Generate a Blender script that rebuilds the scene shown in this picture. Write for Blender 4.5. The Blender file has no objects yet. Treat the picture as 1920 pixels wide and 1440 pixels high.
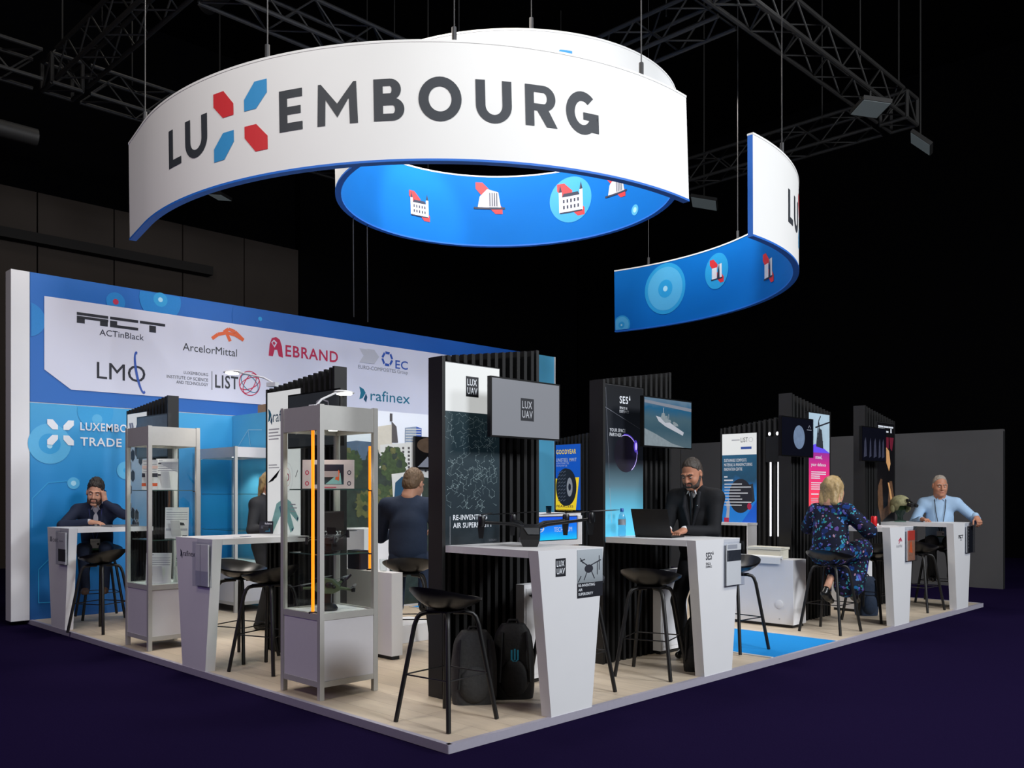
import bpy, bmesh, math, random
import numpy as np
from mathutils import Vector, Matrix

random.seed(7)
S = bpy.context.scene
COL = S.collection
R = math.radians

# ------------------------------------------------------------------ camera
FPX, CXP, HY, HC = 1673.0, 960.0, 926.0, 1.45          # focal length, centre, horizon (of a 1920x1440 frame), eye height
CAM = (-3.398, -3.873)
RT = (0.7030, -0.7112)                                 # camera right and forward in plan
FW = (0.7112, 0.7030)
cd = bpy.data.cameras.new('camera')
cam = bpy.data.objects.new('camera', cd); COL.objects.link(cam)
cam.location = (CAM[0], CAM[1], HC)
cam.rotation_euler = (R(90), 0, math.atan2(FW[1], FW[0]) - R(90))
cd.sensor_width = 36; cd.lens = FPX / 1920 * 36
cd.shift_y = (HY - 720) / 1920
cd.clip_start = 0.05; cd.clip_end = 200
S.camera = cam

# ------------------------------------------------------------------ world, lights, exposure
wd = bpy.data.worlds.new('dark_hall'); S.world = wd; wd.use_nodes = True
wd.node_tree.nodes['Background'].inputs[0].default_value = (0.5, 0.5, 0.62, 1)
wd.node_tree.nodes['Background'].inputs[1].default_value = 0.002
S.view_settings.view_transform = 'Standard'; S.view_settings.look = 'None'
S.view_settings.gamma = 1; S.view_settings.use_curve_mapping = False
S.view_settings.exposure = 0.0
S.cycles.use_denoising = True
S.cycles.max_bounces = 8; S.cycles.transparent_max_bounces = 24; S.cycles.sample_clamp_indirect = 4

KL = .45                                               # one dial for every lamp of the hall
def area(name, loc, tgt, size, power, col=(1, 1, 1), spread=180):
    l = bpy.data.lights.new(name, 'AREA'); l.energy = power * KL; l.color = col; l.size = size; l.spread = R(spread)
    o = bpy.data.objects.new(name, l); COL.objects.link(o); o.location = loc
    o.rotation_euler = (Vector(tgt) - Vector(loc)).to_track_quat('-Z', 'Y').to_euler()
    return o
def spot(name, loc, tgt, power, ang, col=(1, 1, 1), blend=.6, rad=.08, parent=None):
    l = bpy.data.lights.new(name, 'SPOT'); l.energy = power * KL; l.color = col; l.spot_size = R(ang); l.spot_blend = blend; l.shadow_soft_size = rad
    o = bpy.data.objects.new(name, l); COL.objects.link(o); o.location = loc
    o.rotation_euler = (Vector(tgt) - Vector(loc)).to_track_quat('-Z', 'Y').to_euler()
    if parent: o.parent = parent
    return o
WARM = (1.0, .93, .84); COOL = (.93, .96, 1.0); PURPLE = (.55, .35, 1.0)
# floods hung over the aisle in front of the stand and inside the truss frame
area('hall_flood_light', (1.0, -8.5, 6.6), (2.4, 1.0, 1.0), 2.2, 1700, COOL)
area('hall_flood_light', (7.5, -8.5, 6.6), (6.5, 1.0, 1.0), 2.2, 1350, COOL)
area('hall_flood_light', (-5.5, .5, 7.2), (1.5, 5.0, 1.6), 1.5, 420, WARM)
area('hall_flood_light', (2.6, 9.5, 10.5), (3.0, 16, 5), 1.5, 60, WARM)  # added to brighten the far hall wall, no fixture of its own
area('truss_flood_light', (4.4, 4.0, 7.3), (4.4, 4.0, 0), 2.0, 480, WARM)
area('truss_flood_light', (1.6, 5.6, 7.3), (2.0, 5.6, 0), 1.0, 240, WARM)
area('truss_flood_light', (1.8, 2.2, 7.3), (2.2, 2.4, 0), 1.0, 180, WARM)
area('truss_flood_light', (7.6, 3.0, 7.3), (7.6, 2.6, 0), 1.0, 240, WARM)
area('purple_bounce_fill', (-5.0, 2.5, 2.6), (0, 3.2, .3), 1.5, 70, PURPLE)  # added low fill imitating the purple bounce off the carpet
# spots that wash the hanging fabric
spot('sign_spot_light', (-1.3, -1.0, 8.4), (1.2, 2.2, 4.5), 620, 62, COOL)
spot('sign_spot_light', (-2.4, 1.9, 8.4), (.6, 4.4, 4.6), 330, 55, COOL)
spot('sign_spot_light', (2.2, -1.8, 8.4), (3.2, 1.1, 4.7), 430, 60, COOL)
spot('sign_spot_light', (6.0, .2, 8.6), (6.5, 2.0, 5.0), 480, 70, COOL)
spot('sign_spot_light', (4.3, 4.6, 6.9), (4.70, 6.05, 5.45), 300, 46, COOL)
spot('sign_spot_light', (5.0, 3.2, 7.2), (5.9, 5.6, 5.5), 90, 80, COOL)
spot('sign_spot_light', (6.4, 2.9, 6.6), (8.5, 3.5, 4.75), 420, 56, COOL)

# ------------------------------------------------------------------ pixel rays (for reading true positions off the photograph)
def _ray(px):
    k = (px - CXP) / FPX
    return (RT[0] * k + FW[0], RT[1] * k + FW[1])
def onY(px, py, Y):
    d = _ray(px); t = (Y - CAM[1]) / d[1]
    return (CAM[0] + t * d[0], HC - (py - HY) / FPX * t)
def onX(px, py, X):
    d = _ray(px); t = (X - CAM[0]) / d[0]
    return (CAM[1] + t * d[1], HC - (py - HY) / FPX * t)
def atz(px, py, z=0.):
    D = FPX * (HC - z) / (py - HY); d = _ray(px)
    return (CAM[0] + D * d[0], CAM[1] + D * d[1])

# ------------------------------------------------------------------ materials
def lin(c):
    return tuple(((v / 255) / 12.92 if v <= 10 else ((v / 255 + .055) / 1.055) ** 2.4) for v in c)
_M = {}
def mat(name, c=(200, 200, 200), rough=.5, metal=0., emit=0., noise=0., scale=40., bump=0., spec=.5, ecol=None):
    if name in _M: return _M[name]
    m = bpy.data.materials.new(name); m.use_nodes = True; _M[name] = m
    nt = m.node_tree; b = nt.nodes['Principled BSDF']; col = (*lin(c), 1)
    b.inputs['Base Color'].default_value = col; b.inputs['Roughness'].default_value = rough
    b.inputs['Metallic'].default_value = metal; b.inputs['Specular IOR Level'].default_value = spec
    if emit:
        b.inputs['Emission Color'].default_value = (*lin(ecol or c), 1); b.inputs['Emission Strength'].default_value = emit
    if noise or bump:
        tc = nt.nodes.new('ShaderNodeTexCoord'); n = nt.nodes.new('ShaderNodeTexNoise'); n.inputs['Scale'].default_value = scale
        n.inputs['Detail'].default_value = 3
        nt.links.new(tc.outputs['Object'], n.inputs['Vector'])
        if noise:
            hs = nt.nodes.new('ShaderNodeMapRange'); hs.inputs[3].default_value = 1 - noise; hs.inputs[4].default_value = 1 + noise
            nt.links.new(n.outputs['Fac'], hs.inputs[0])
            mx = nt.nodes.new('ShaderNodeMix'); mx.data_type = 'RGBA'; mx.blend_type = 'MULTIPLY'; mx.inputs[0].default_value = 1
            mx.inputs[6].default_value = col; nt.links.new(hs.outputs[0], mx.inputs[7]); nt.links.new(mx.outputs[2], b.inputs['Base Color'])
        if bump:
            bp = nt.nodes.new('ShaderNodeBump'); bp.inputs['Strength'].default_value = bump; bp.inputs['Distance'].default_value = .01
            nt.links.new(n.outputs['Fac'], bp.inputs['Height']); nt.links.new(bp.outputs[0], b.inputs['Normal'])
    return m
def ramp_mat(name, stops, axis='Y', lo=0., hi=1., rough=.5, emit=0., noise=0., nscale=3., src='Object', voro=0.):
    """printed gradient along one axis of the object's own coordinates"""
    if name in _M: return _M[name]
    m = bpy.data.materials.new(name); m.use_nodes = True; _M[name] = m
    nt = m.node_tree; b = nt.nodes['Principled BSDF']; b.inputs['Roughness'].default_value = rough
    tc = nt.nodes.new('ShaderNodeTexCoord'); sp = nt.nodes.new('ShaderNodeSeparateXYZ'); nt.links.new(tc.outputs[src], sp.inputs[0])
    mr = nt.nodes.new('ShaderNodeMapRange'); mr.inputs[1].default_value = lo; mr.inputs[2].default_value = hi
    nt.links.new(sp.outputs[axis], mr.inputs[0]); fac = mr.outputs[0]
    if noise:
        n = nt.nodes.new('ShaderNodeTexNoise'); n.inputs['Scale'].default_value = nscale; n.inputs['Detail'].default_value = 5
        nt.links.new(tc.outputs[src], n.inputs['Vector'])
        ma = nt.nodes.new('ShaderNodeMath'); ma.operation = 'MULTIPLY_ADD'; ma.inputs[1].default_value = noise; 
        nt.links.new(n.outputs['Fac'], ma.inputs[0]); nt.links.new(fac, ma.inputs[2])
        mb = nt.nodes.new('ShaderNodeMath'); mb.operation = 'SUBTRACT'; mb.inputs[1].default_value = noise / 2; nt.links.new(ma.outputs[0], mb.inputs[0])
        fac = mb.outputs[0]
    r = nt.nodes.new('ShaderNodeValToRGB'); nt.links.new(fac, r.inputs[0])
    while len(r.color_ramp.elements) < len(stops): r.color_ramp.elements.new(.5)
    for e, (p, c) in zip(r.color_ramp.elements, stops): e.position = p; e.color = (*lin(c), 1)
    nt.links.new(r.outputs[0], b.inputs['Base Color'])
    if emit:
        nt.links.new(r.outputs[0], b.inputs['Emission Color']); b.inputs['Emission Strength'].default_value = emit
    return m
def glass_mat(name, tint=(240, 250, 250), fres=.1, rough=.02):
    if name in _M: return _M[name]
    m = bpy.data.materials.new(name); m.use_nodes = True; _M[name] = m
    nt = m.node_tree; nt.nodes.clear(); out = nt.nodes.new('ShaderNodeOutputMaterial')
    t = nt.nodes.new('ShaderNodeBsdfTransparent'); t.inputs[0].default_value = (*lin(tint), 1)
    g = nt.nodes.new('ShaderNodeBsdfGlossy'); g.inputs['Roughness'].default_value = rough
    lw = nt.nodes.new('ShaderNodeLayerWeight'); pw = nt.nodes.new('ShaderNodeMath'); pw.operation = 'POWER'; pw.inputs[1].default_value = 4
    fr = nt.nodes.new('ShaderNodeMath'); fr.operation = 'MULTIPLY_ADD'; fr.inputs[1].default_value = .5; fr.inputs[2].default_value = .025
    nt.links.new(lw.outputs['Facing'], pw.inputs[0]); nt.links.new(pw.outputs[0], fr.inputs[0])
    mx = nt.nodes.new('ShaderNodeMixShader'); nt.links.new(fr.outputs[0], mx.inputs[0])
    nt.links.new(t.outputs[0], mx.inputs[1]); nt.links.new(g.outputs[0], mx.inputs[2]); nt.links.new(mx.outputs[0], out.inputs[0])
    return m

WHITE = mat('white_laminate', (226, 226, 228), .45, noise=.02, scale=6)
ALU = mat('brushed_aluminium', (186, 185, 181), .42, .15, noise=.04, scale=30)
BLACK = mat('matt_black_paint', (13, 13, 14), .55, noise=.15, scale=20)
SLAT = mat('black_felt_slat', (10, 10, 11), .75, noise=.2, scale=60)
SEATM = mat('black_shell_plastic', (16, 16, 17), .34, noise=.1, scale=40)
LEGM = mat('black_stained_wood', (18, 17, 17), .45, noise=.2, scale=30)
STEEL = mat('dark_steel', (40, 40, 42), .35, .7, noise=.1)
CHROME = mat('polished_metal', (190, 190, 190), .2, 1, noise=.03)
GLASS = glass_mat('clear_glass', (251, 253, 252)); ACRYL = glass_mat('clear_acrylic', (248, 249, 251), rough=.05)
PAPER = mat('white_paper', (232, 232, 230), .7, noise=.02)
INK = mat('dark_print_ink', (30, 32, 44), .6, noise=.05)
GREY = mat('grey_print_ink', (120, 124, 134), .6, noise=.05)
LGREY = mat('pale_grey_ink', (176, 178, 184), .6, noise=.05)
RED = mat('red_print_ink', (214, 50, 56), .55, noise=.03)
SKY = mat('sky_blue_print_ink', (58, 150, 208), .55, noise=.03)
CHAR = mat('charcoal_print_ink', (52, 56, 62), .6, noise=.03)
WPRINT = mat('white_print_ink', (232, 236, 242), .55, noise=.02)
SCRBLK = mat('screen_bezel', (10, 10, 11), .3, noise=.05)

# ------------------------------------------------------------------ object helpers
def tag(o, label=None, cat=None, group=None, kind=None):
    if label: o['label'] = label
    if cat: o['category'] = cat
    if group: o['group'] = group
    if kind: o['kind'] = kind
    return o
def thing(name, label, cat, loc=(0, 0, 0), rz=0., group=None):
    o = bpy.data.objects.new(name, None); COL.objects.link(o); o.empty_display_size = .1
    o.location = loc; o.rotation_euler = (0, 0, rz)
    return tag(o, label, cat, group)
def link_mesh(name, me, mats, parent=None, smooth=False, M=None):
    o = bpy.data.objects.new(name, me); COL.objects.link(o)
    for m in (mats if isinstance(mats, (list, tuple)) else [mats]): me.materials.append(m)
    if smooth:
        for p in me.polygons: p.use_smooth = True
    if parent: o.parent = parent
    if M is not None: o.matrix_local = M
    return o
def ob(name, bm, mats, parent=None, smooth=False, M=None, bevel=0., seg=2):
    if bevel:
        bmesh.ops.bevel(bm, geom=[e for e in bm.edges if len(e.link_faces) == 2 and e.calc_face_angle(0) > .5], offset=bevel, segments=seg, affect='EDGES', clamp_overlap=True)
    bmesh.ops.recalc_face_normals(bm, faces=bm.faces[:])
    me = bpy.data.meshes.new(name); bm.to_mesh(me); bm.free()
    o = link_mesh(name, me, mats, parent, False, M)
    if smooth:
        for p in me.polygons: p.use_smooth = True
        me.set_sharp_from_angle(angle=R(40))
    return o
def B(): return bmesh.new()
def box(bm, x0, x1, y0, y1, z0, z1, mi=0):
    v = [bm.verts.new(p) for p in ((x0, y0, z0), (x1, y0, z0), (x1, y1, z0), (x0, y1, z0), (x0, y0, z1), (x1, y0, z1), (x1, y1, z1), (x0, y1, z1))]
    for f in ((0, 3, 2, 1), (4, 5, 6, 7), (0, 1, 5, 4), (1, 2, 6, 5), (2, 3, 7, 6), (3, 0, 4, 7)):
        bm.faces.new([v[i] for i in f]).material_index = mi
def prism(bm, pts, y0, y1, mi=0):
    """outline in the x,z plane extruded along y"""
    a = [bm.verts.new((p[0], y0, p[1])) for p in pts]; b = [bm.verts.new((p[0], y1, p[1])) for p in pts]
    n = len(pts); bm.faces.new(a).material_index = mi; bm.faces.new(b[::-1]).material_index = mi
    for i in range(n): bm.faces.new((a[i], b[i], b[(i + 1) % n], a[(i + 1) % n])).material_index = mi
def tube(bm, pts, r, n=10, r2=None, cap=True, mi=0):
    pts = [Vector(p) for p in pts]; rings = []; up = Vector((0, 0, 1)); prev = None
    for i, p in enumerate(pts):
        d = (pts[min(i + 1, len(pts) - 1)] - pts[max(i - 1, 0)]).normalized()
        if prev is None:
            x = d.cross(up if abs(d.z) < .95 else Vector((1, 0, 0))).normalized()
        else:
            x = (prev - d * prev.dot(d)).normalized()
        prev = x; y = d.cross(x)
        rr = r if r2 is None else r + (r2 - r) * i / (len(pts) - 1)
        rings.append([bm.verts.new(p + (x * math.cos(2 * math.pi * k / n) + y * math.sin(2 * math.pi * k / n)) * rr) for k in range(n)])
    for a, b in zip(rings, rings[1:]):
        for k in range(n): bm.faces.new((a[k], a[(k + 1) % n], b[(k + 1) % n], b[k])).material_index = mi
    if cap: bm.faces.new(rings[0][::-1]).material_index = mi; bm.faces.new(rings[-1]).material_index = mi
def lathe(bm, prof, n=24, c=(0, 0, 0), mi=0):
    rings = []
    for r, z in prof:
        rings.append([bm.verts.new((c[0] + r * math.cos(2 * math.pi * k / n), c[1] + r * math.sin(2 * math.pi * k / n), c[2] + z)) for k in range(n)])
    for a, b in zip(rings, rings[1:]):
        for k in range(n): bm.faces.new((a[k], a[(k + 1) % n], b[(k + 1) % n], b[k])).material_index = mi
    bm.faces.new(rings[0][::-1]).material_index = mi; bm.faces.new(rings[-1]).material_index = mi
def ball(bm, c, r, sc=(1, 1, 1), u=16, v=10, mi=0):
    f0 = set(bm.faces)
    bmesh.ops.create_uvsphere(bm, u_segments=u, v_segments=v, radius=1, matrix=Matrix.Translation(c) @ Matrix.Diagonal((r * sc[0], r * sc[1], r * sc[2], 1)))
    for f in bm.faces:
        if f not in f0: f.material_index = mi
def copy_tree(o, parent=None):
    c = o.copy(); COL.objects.link(c)
    if parent: c.parent = parent
    for ch in list(o.children): copy_tree(ch, c)
    return c
def frame(O, U, V):
    U = Vector(U).normalized(); V = Vector(V).normalized(); N = U.cross(V)
    return Matrix(((U.x, V.x, N.x, O[0]), (U.y, V.y, N.y, O[1]), (U.z, V.z, N.z, O[2]), (0, 0, 0, 1)))
def frontY(Y, off=.003): return frame((0, Y - off, 0), (1, 0, 0), (0, 0, 1))       # plane facing -Y: local x = X, y = Z
def frontX(X, off=.003): return frame((X - off, 0, 0), (0, -1, 0), (0, 0, 1))      # plane facing -X: local x = -Y, y = Z

_tc = {}
def text_geo(s, bold=0., res=3, spacing=1.0):
    if bold and spacing == 1.0: spacing = 1.0 + bold * 3.2
    bold = min(bold, .016)
    k = (s, bold, spacing)
    if k in _tc: return _tc[k]
    cu = bpy.data.curves.new('t', 'FONT'); cu.body = s; cu.size = 1; cu.offset = bold; cu.resolution_u = res; cu.space_character = spacing
    o = bpy.data.objects.new('t', cu); COL.objects.link(o)
    dg = bpy.context.evaluated_depsgraph_get(); me = bpy.data.meshes.new_from_object(o.evaluated_get(dg))
    vs = [(v.co.x, v.co.y) for v in me.vertices]; fs = [tuple(p.vertices) for p in me.polygons]
    bpy.data.objects.remove(o); bpy.data.curves.remove(cu); bpy.data.meshes.remove(me)
    x0 = min(v[0] for v in vs); x1 = max(v[0] for v in vs); y0 = min(v[1] for v in vs); y1 = max(v[1] for v in vs)
    vs = [((v[0] - x0) / (x1 - x0), (v[1] - y0) / (y1 - y0)) for v in vs]
    _tc[k] = (vs, fs, (x1 - x0) / (y1 - y0)); return _tc[k]
class Gfx:
    """printed artwork: flat polygons on one plane, local x,y in metres, z = layer"""
    def __init__(s): s.v = []; s.f = []; s.m = []; s.mats = []
    def mi(s, m):
        if m not in s.mats: s.mats.append(m)
        return s.mats.index(m)
    def raw(s, vs, fs, m, z):
        o = len(s.v); s.v += [(x, y, z) for x, y in vs]; k = s.mi(m)
        for f in fs: s.f.append(tuple(i + o for i in f)); s.m.append(k)
    def poly(s, pts, m, z=0.): s.raw(pts, [tuple(range(len(pts)))], m, z)
    def rect(s, x0, y0, x1, y1, m, z=0.): s.poly([(x0, y0), (x1, y0), (x1, y1), (x0, y1)], m, z)
    def disc(s, x, y, rx, m, z=0., ry=None, n=28, top=1e9, left=-1e9):
        ry = ry or rx; s.poly([(max(left, x + rx * math.cos(2 * math.pi * i / n)), min(top, y + ry * math.sin(2 * math.pi * i / n))) for i in range(n)], m, z)
    def ring(s, x, y, rx, ry, w, m, z=0., rot=0., a0=0., a1=360., n=32):
        c, sn = math.cos(R(rot)), math.sin(R(rot)); vs = []
        for i in range(n + 1):
            t = R(a0 + (a1 - a0) * i / n)
            for q in (-w / 2, w / 2):
                a, b = (rx + q) * math.cos(t), (ry + q) * math.sin(t); vs.append((x + a * c - b * sn, y + a * sn + b * c))
        s.raw(vs, [(2 * i, 2 * i + 1, 2 * i + 3, 2 * i + 2) for i in range(n)], m, z)
    def line(s, a, b, w, m, z=0.):
        dx, dy = b[0] - a[0], b[1] - a[1]; L = math.hypot(dx, dy) or 1; nx, ny = -dy / L * w / 2, dx / L * w / 2
        s.poly([(a[0] + nx, a[1] + ny), (a[0] - nx, a[1] - ny), (b[0] - nx, b[1] - ny), (b[0] + nx, b[1] + ny)], m, z)
    def text(s, t, x0, y0, x1, y1, m, z=0., bold=.0, spacing=1.0):
        vs, fs, asp = text_geo(t, bold, spacing=spacing)
        if x1 is None: x1 = x0 + asp * (y1 - y0)
        s.raw([(x0 + v[0] * (x1 - x0), y0 + v[1] * (y1 - y0)) for v in vs], fs, m, z)
    def build(s, name, parent=None, M=None, fn=None, cut=0.):
        me = bpy.data.meshes.new(name)
        if fn is None:
            me.from_pydata(s.v, [], s.f)
            for p, k in zip(me.polygons, s.m): p.material_index = k
        else:
            bm = bmesh.new(); vv = [bm.verts.new(v) for v in s.v]
            for f, k in zip(s.f, s.m):
                try: bm.faces.new([vv[i] for i in f]).material_index = k
                except ValueError: pass
            xs = [v[0] for v in s.v]; q = min(xs) + cut
            while cut and q < max(xs):
                bmesh.ops.bisect_plane(bm, geom=bm.verts[:] + bm.edges[:] + bm.faces[:], plane_co=(q, 0, 0), plane_no=(1, 0, 0)); q += cut
            for v in bm.verts: v.co = fn(*v.co)
            bm.to_mesh(me); bm.free()
        return link_mesh(name, me, s.mats, parent, M=M)
    # artwork read off the photograph on the plane P(px,py) -> (x,y)
    def tpx(s, P, t, xl, yt, yb, xr, m, z=0., bold=0., spacing=1.0):
        a = P(xl, yt); b = P(xl, yb); c = P(xr, yt); s.text(t, a[0], b[1], c[0], a[1], m, z, bold, spacing)
    def ppx(s, P, pts, m, z=0.): s.poly([P(*p) for p in pts], m, z)
def glyph(g, ch, x0, y0, x1, y1, m, z, st=.26):
    """heavy geometric capitals for the big sign; st = stroke as a share of the height"""
    w, h = x1 - x0, y1 - y0; t = st * h
    q = lambda pts: g.poly([(x0 + a, y0 + b) for a, b in pts], m, z)
    def bowl(cx, cy, rx, ry, a0, a1, n=18, tx=t, ty=None):
        ty = ty or tx; vs = []
        for i in range(n + 1):
            a = R(a0 + (a1 - a0) * i / n); c, s_ = math.cos(a), math.sin(a)
            vs += [(x0 + cx + rx * c, y0 + cy + ry * s_), (x0 + cx + (rx - tx) * c, y0 + cy + (ry - ty) * s_)]
        g.raw(vs, [(2 * i, 2 * i + 1, 2 * i + 3, 2 * i + 2) for i in range(n)], m, z)
    if ch == 'L': q([(0, 0), (w, 0), (w, t * .86), (t, t * .86), (t, h), (0, h)])
    elif ch == 'E':
        q([(0, 0), (t, 0), (t, h), (0, h)])
        for a, b in ((0, .2), (.4, .59), (.8, 1)): q([(t, a * h), (w * (.93 if a == .4 else 1), a * h), (w * (.93 if a == .4 else 1), b * h), (t, b * h)])
    elif ch == 'M':
        k = t * .9
        q([(0, 0), (k, 0), (k * .98 + .02 * w, .62 * h), (w / 2, .17 * h), (w / 2, .5 * h), (.1 * w, h), (.03 * w, h)]); q([(w, 0), (w - k, 0), (.98 * w - k * .98, .62 * h), (w / 2, .17 * h), (w / 2, .5 * h), (.9 * w, h), (.97 * w, h)])
    elif ch == 'U':
        r = w / 2; q([(0, r), (t, r), (t, h), (0, h)]); q([(w - t, r), (w, r), (w, h), (w - t, h)]); bowl(r, r, r, r, 180, 360, ty=t * .9)
    elif ch == 'O': bowl(w / 2, h / 2, w / 2, h / 2, 0, 360, 36)
    elif ch == 'G':
        bowl(w / 2, h / 2, w / 2, h / 2, 48, 352, 32); q([(w - t, h * .08), (w, h * .08), (w, h * .52), (w - t, h * .52)]); q([(w * .52, h * .35), (w - t, h * .35), (w - t, h * .52), (w * .52, h * .52)])
    elif ch in 'BR':
        q([(0, 0), (t, 0), (t, h), (0, h)])
        for cy, ry, rx in ((.74, .26, .9), (.27, .27, 1.0)) if ch == 'B' else ((.69, .31, .95),):
            cx = w * rx - ry * h; e = t * .78
            bowl(cx, cy * h, ry * h, ry * h, -90, 90, tx=t, ty=e)
            q([(t, (cy + ry) * h - e), (cx, (cy + ry) * h - e), (cx, (cy + ry) * h), (t, (cy + ry) * h)]); q([(t, (cy - ry) * h), (cx, (cy - ry) * h), (cx, (cy - ry) * h + e), (t, (cy - ry) * h + e)])
        if ch == 'R': q([(.34 * w, .42 * h), (.70 * w, .44 * h), (w, 0), (.66 * w, 0)])
def bars(g, x0, y1, x1, n, step, h, m, z, rnd=None):
    for i in range(n):
        e = x1 if rnd is None else x0 + (x1 - x0) * rnd.uniform(.55, 1)
        g.rect(x0, y1 - i * step - h, e, y1 - i * step, m, z)
# ================================================================== the hall and the raised floor
CARPET = mat('purple_hall_carpet', (24, 17, 45), 1.0, noise=.12, scale=90, bump=.15, spec=0)
LAM = None
def laminate():
    m = bpy.data.materials.new('pale_oak_laminate'); m.use_nodes = True; nt = m.node_tree; b = nt.nodes['Principled BSDF']
    tc = nt.nodes.new('ShaderNodeTexCoord'); mp = nt.nodes.new('ShaderNodeMapping'); mp.inputs['Rotation'].default_value = (0, 0, R(90))
    nt.links.new(tc.outputs['Object'], mp.inputs[0])
    br = nt.nodes.new('ShaderNodeTexBrick'); br.inputs['Color1'].default_value = (*lin((208, 192, 170)), 1); br.inputs['Color2'].default_value = (*lin((197, 181, 160)), 1)
    br.inputs['Mortar'].default_value = (*lin((160, 142, 122)), 1); br.inputs['Scale'].default_value = 1; br.inputs['Mortar Size'].default_value = .002
    br.inputs['Brick Width'].default_value = 1.3; br.inputs['Row Height'].default_value = .19
    nt.links.new(mp.outputs[0], br.inputs['Vector'])
    ns = nt.nodes.new('ShaderNodeTexNoise'); ns.inputs['Scale'].default_value = 3; ns.inputs['Detail'].default_value = 6
    m2 = nt.nodes.new('ShaderNodeMapping'); m2.inputs['Scale'].default_value = (9, 1, 1); nt.links.new(tc.outputs['Object'], m2.inputs[0]); nt.links.new(m2.outputs[0], ns.inputs['Vector'])
    mr = nt.nodes.new('ShaderNodeMapRange'); mr.inputs[3].default_value = .86; mr.inputs[4].default_value = 1.12; nt.links.new(ns.outputs['Fac'], mr.inputs[0])
    mx = nt.nodes.new('ShaderNodeMix'); mx.data_type = 'RGBA'; mx.blend_type = 'MULTIPLY'; mx.inputs[0].default_value = 1
    nt.links.new(br.outputs[0], mx.inputs[6]); nt.links.new(mr.outputs[0], mx.inputs[7]); nt.links.new(mx.outputs[2], b.inputs['Base Color'])
    b.inputs['Roughness'].default_value = .5; return m
def struct(name, bm, m, parent=None, **k):
    o = ob(name, bm, m, parent, **k)
    if parent is None: o['kind'] = 'structure'
    return o
PX1, PY1, ZH = 9.4, 7.46, -.05
bm = B(); box(bm, -14, 26, -14, 26, ZH - .1, ZH); struct('floor', bm, CARPET)
bm = B(); box(bm, .012, PX1 - .012, .012, PY1 - .012, ZH, 0.)
struct('floor_platform', bm, laminate())
TRIM = mat('aluminium_edge_trim', (172, 168, 182), .5, .1, noise=.05)  # lavender cast of the purple light is mixed into this colour
for i, (x0, x1, y0, y1) in enumerate(((0, PX1, -.004, .03), (-.004, .03, 0, PY1), (PX1 - .03, PX1 + .004, 0, PY1))):
    bm = B(); box(bm, x0, x1, y0, y1, ZH + .001, .004); struct('trim_%d' % (i + 1), bm, TRIM)
bm = B(); box(bm, 3.84, 5.08, .035, 5.1, .0005, .006)
o = ob('aisle_carpet', bm, mat('bright_blue_carpet', (34, 140, 214), .95, noise=.1, scale=120, bump=.2, spec=.1))
tag(o, 'bright blue carpet strip let into the pale wood floor as an entrance aisle', 'carpet')
EDG = mat('white_floor_profile', (196, 194, 192), .5, noise=.03)
for i, (a, b_) in enumerate(((3.80, 3.84), (5.08, 5.12))):
    bm = B(); box(bm, a, b_, .03, 5.1, .0, .008); struct('trim_%d' % (i + 4), bm, EDG)

HALLW = mat('dark_hall_cladding', (66, 60, 56), .9, noise=.1, scale=1.5, spec=.1)
BLK = mat('black_hall_wall', (6, 6, 8), .95, noise=.1, spec=.05)
# far hall wall on the left: vertical panels with dark joints
bm = B(); rnd = random.Random(3)
for i in range(12):
    x0 = -9.6 + i * 1.55; box(bm, x0 + .015, x0 + 1.535, 16, 16.15, ZH, 7.66)
struct('wall_hall_left', bm, HALLW)
bm = B(); box(bm, -13.9, 25.9, 16.16, 16.4, ZH, 12); box(bm, 8.95, 25.9, 15.9, 16.15, ZH, 12); struct('wall_hall_back', bm, BLK)
bm = B(); box(bm, 19.7, 19.9, -13.9, 15.8, ZH, 12); struct('wall_hall_right', bm, BLK)
bm = B(); box(bm, -13.9, 25.9, -13.9, 25.9, 12, 12.2); struct('ceiling', bm, BLK)
bm = B(); box(bm, -3.2, 6.5, 15.7, 15.99, 6.55, 6.75); struct('trim_6', bm, mat('dark_wall_rail', (30, 28, 27), .9, noise=.1))
# grey shell-scheme wall of the neighbouring stand
GWALL = mat('mid_grey_partition', (80, 79, 80), .8, noise=.05, scale=4, spec=.2)
bm = B()
for y0, y1 in ((.5, 2.49), (2.51, 4.49), (4.51, 6.49), (6.51, 9.0)): box(bm, 12.0, 12.1, y0, y1, ZH, 2.47)
box(bm, 12.03, 12.08, .5, 9, ZH, 2.44)
struct('wall_partition_right', bm, GWALL)

# ================================================================== the printed back wall
WBLUE = ramp_mat('printed_blue_header', [(0, (20, 104, 190)), (.5, (26, 94, 176)), (1, (16, 84, 178))], 'X', 0, 9, .5, noise=.25, nscale=.5)
WCYAN = ramp_mat('printed_cyan_wall', [(0, (10, 86, 158)), (.25, (4, 118, 190)), (.6, (6, 136, 206)), (1, (62, 164, 218))], 'Z', 0, 2.5, .5, noise=.25, nscale=.7)
CYAN2 = mat('printed_light_cyan', (96, 190, 234), .5, noise=.05, scale=2)
BUB1 = mat('printed_bubble_blue', (20, 130, 205), .5, noise=.05); BUB2 = mat('printed_bubble_pale', (84, 178, 226), .5, noise=.04)
BUB3 = mat('printed_bubble_white', (170, 222, 245), .5, noise=.04); BUB4 = mat('printed_bubble_mid', (40, 158, 218), .5, noise=.04)
PANELW = mat('printed_pale_panel', (214, 216, 232), .55, noise=.02, scale=2)
YW = 7.27
bm = B(); box(bm, 0, 8.54, YW, YW + .18, 0, 2.5, 0); box(bm, 0, 8.54, YW, YW + .18, 2.512, 4.0, 1); box(bm, .0, 8.54, YW + .01, YW + .17, 2.49, 2.52, 2)
wall = struct('wall_booth_back', bm, [WCYAN, WBLUE, WHITE])
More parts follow.
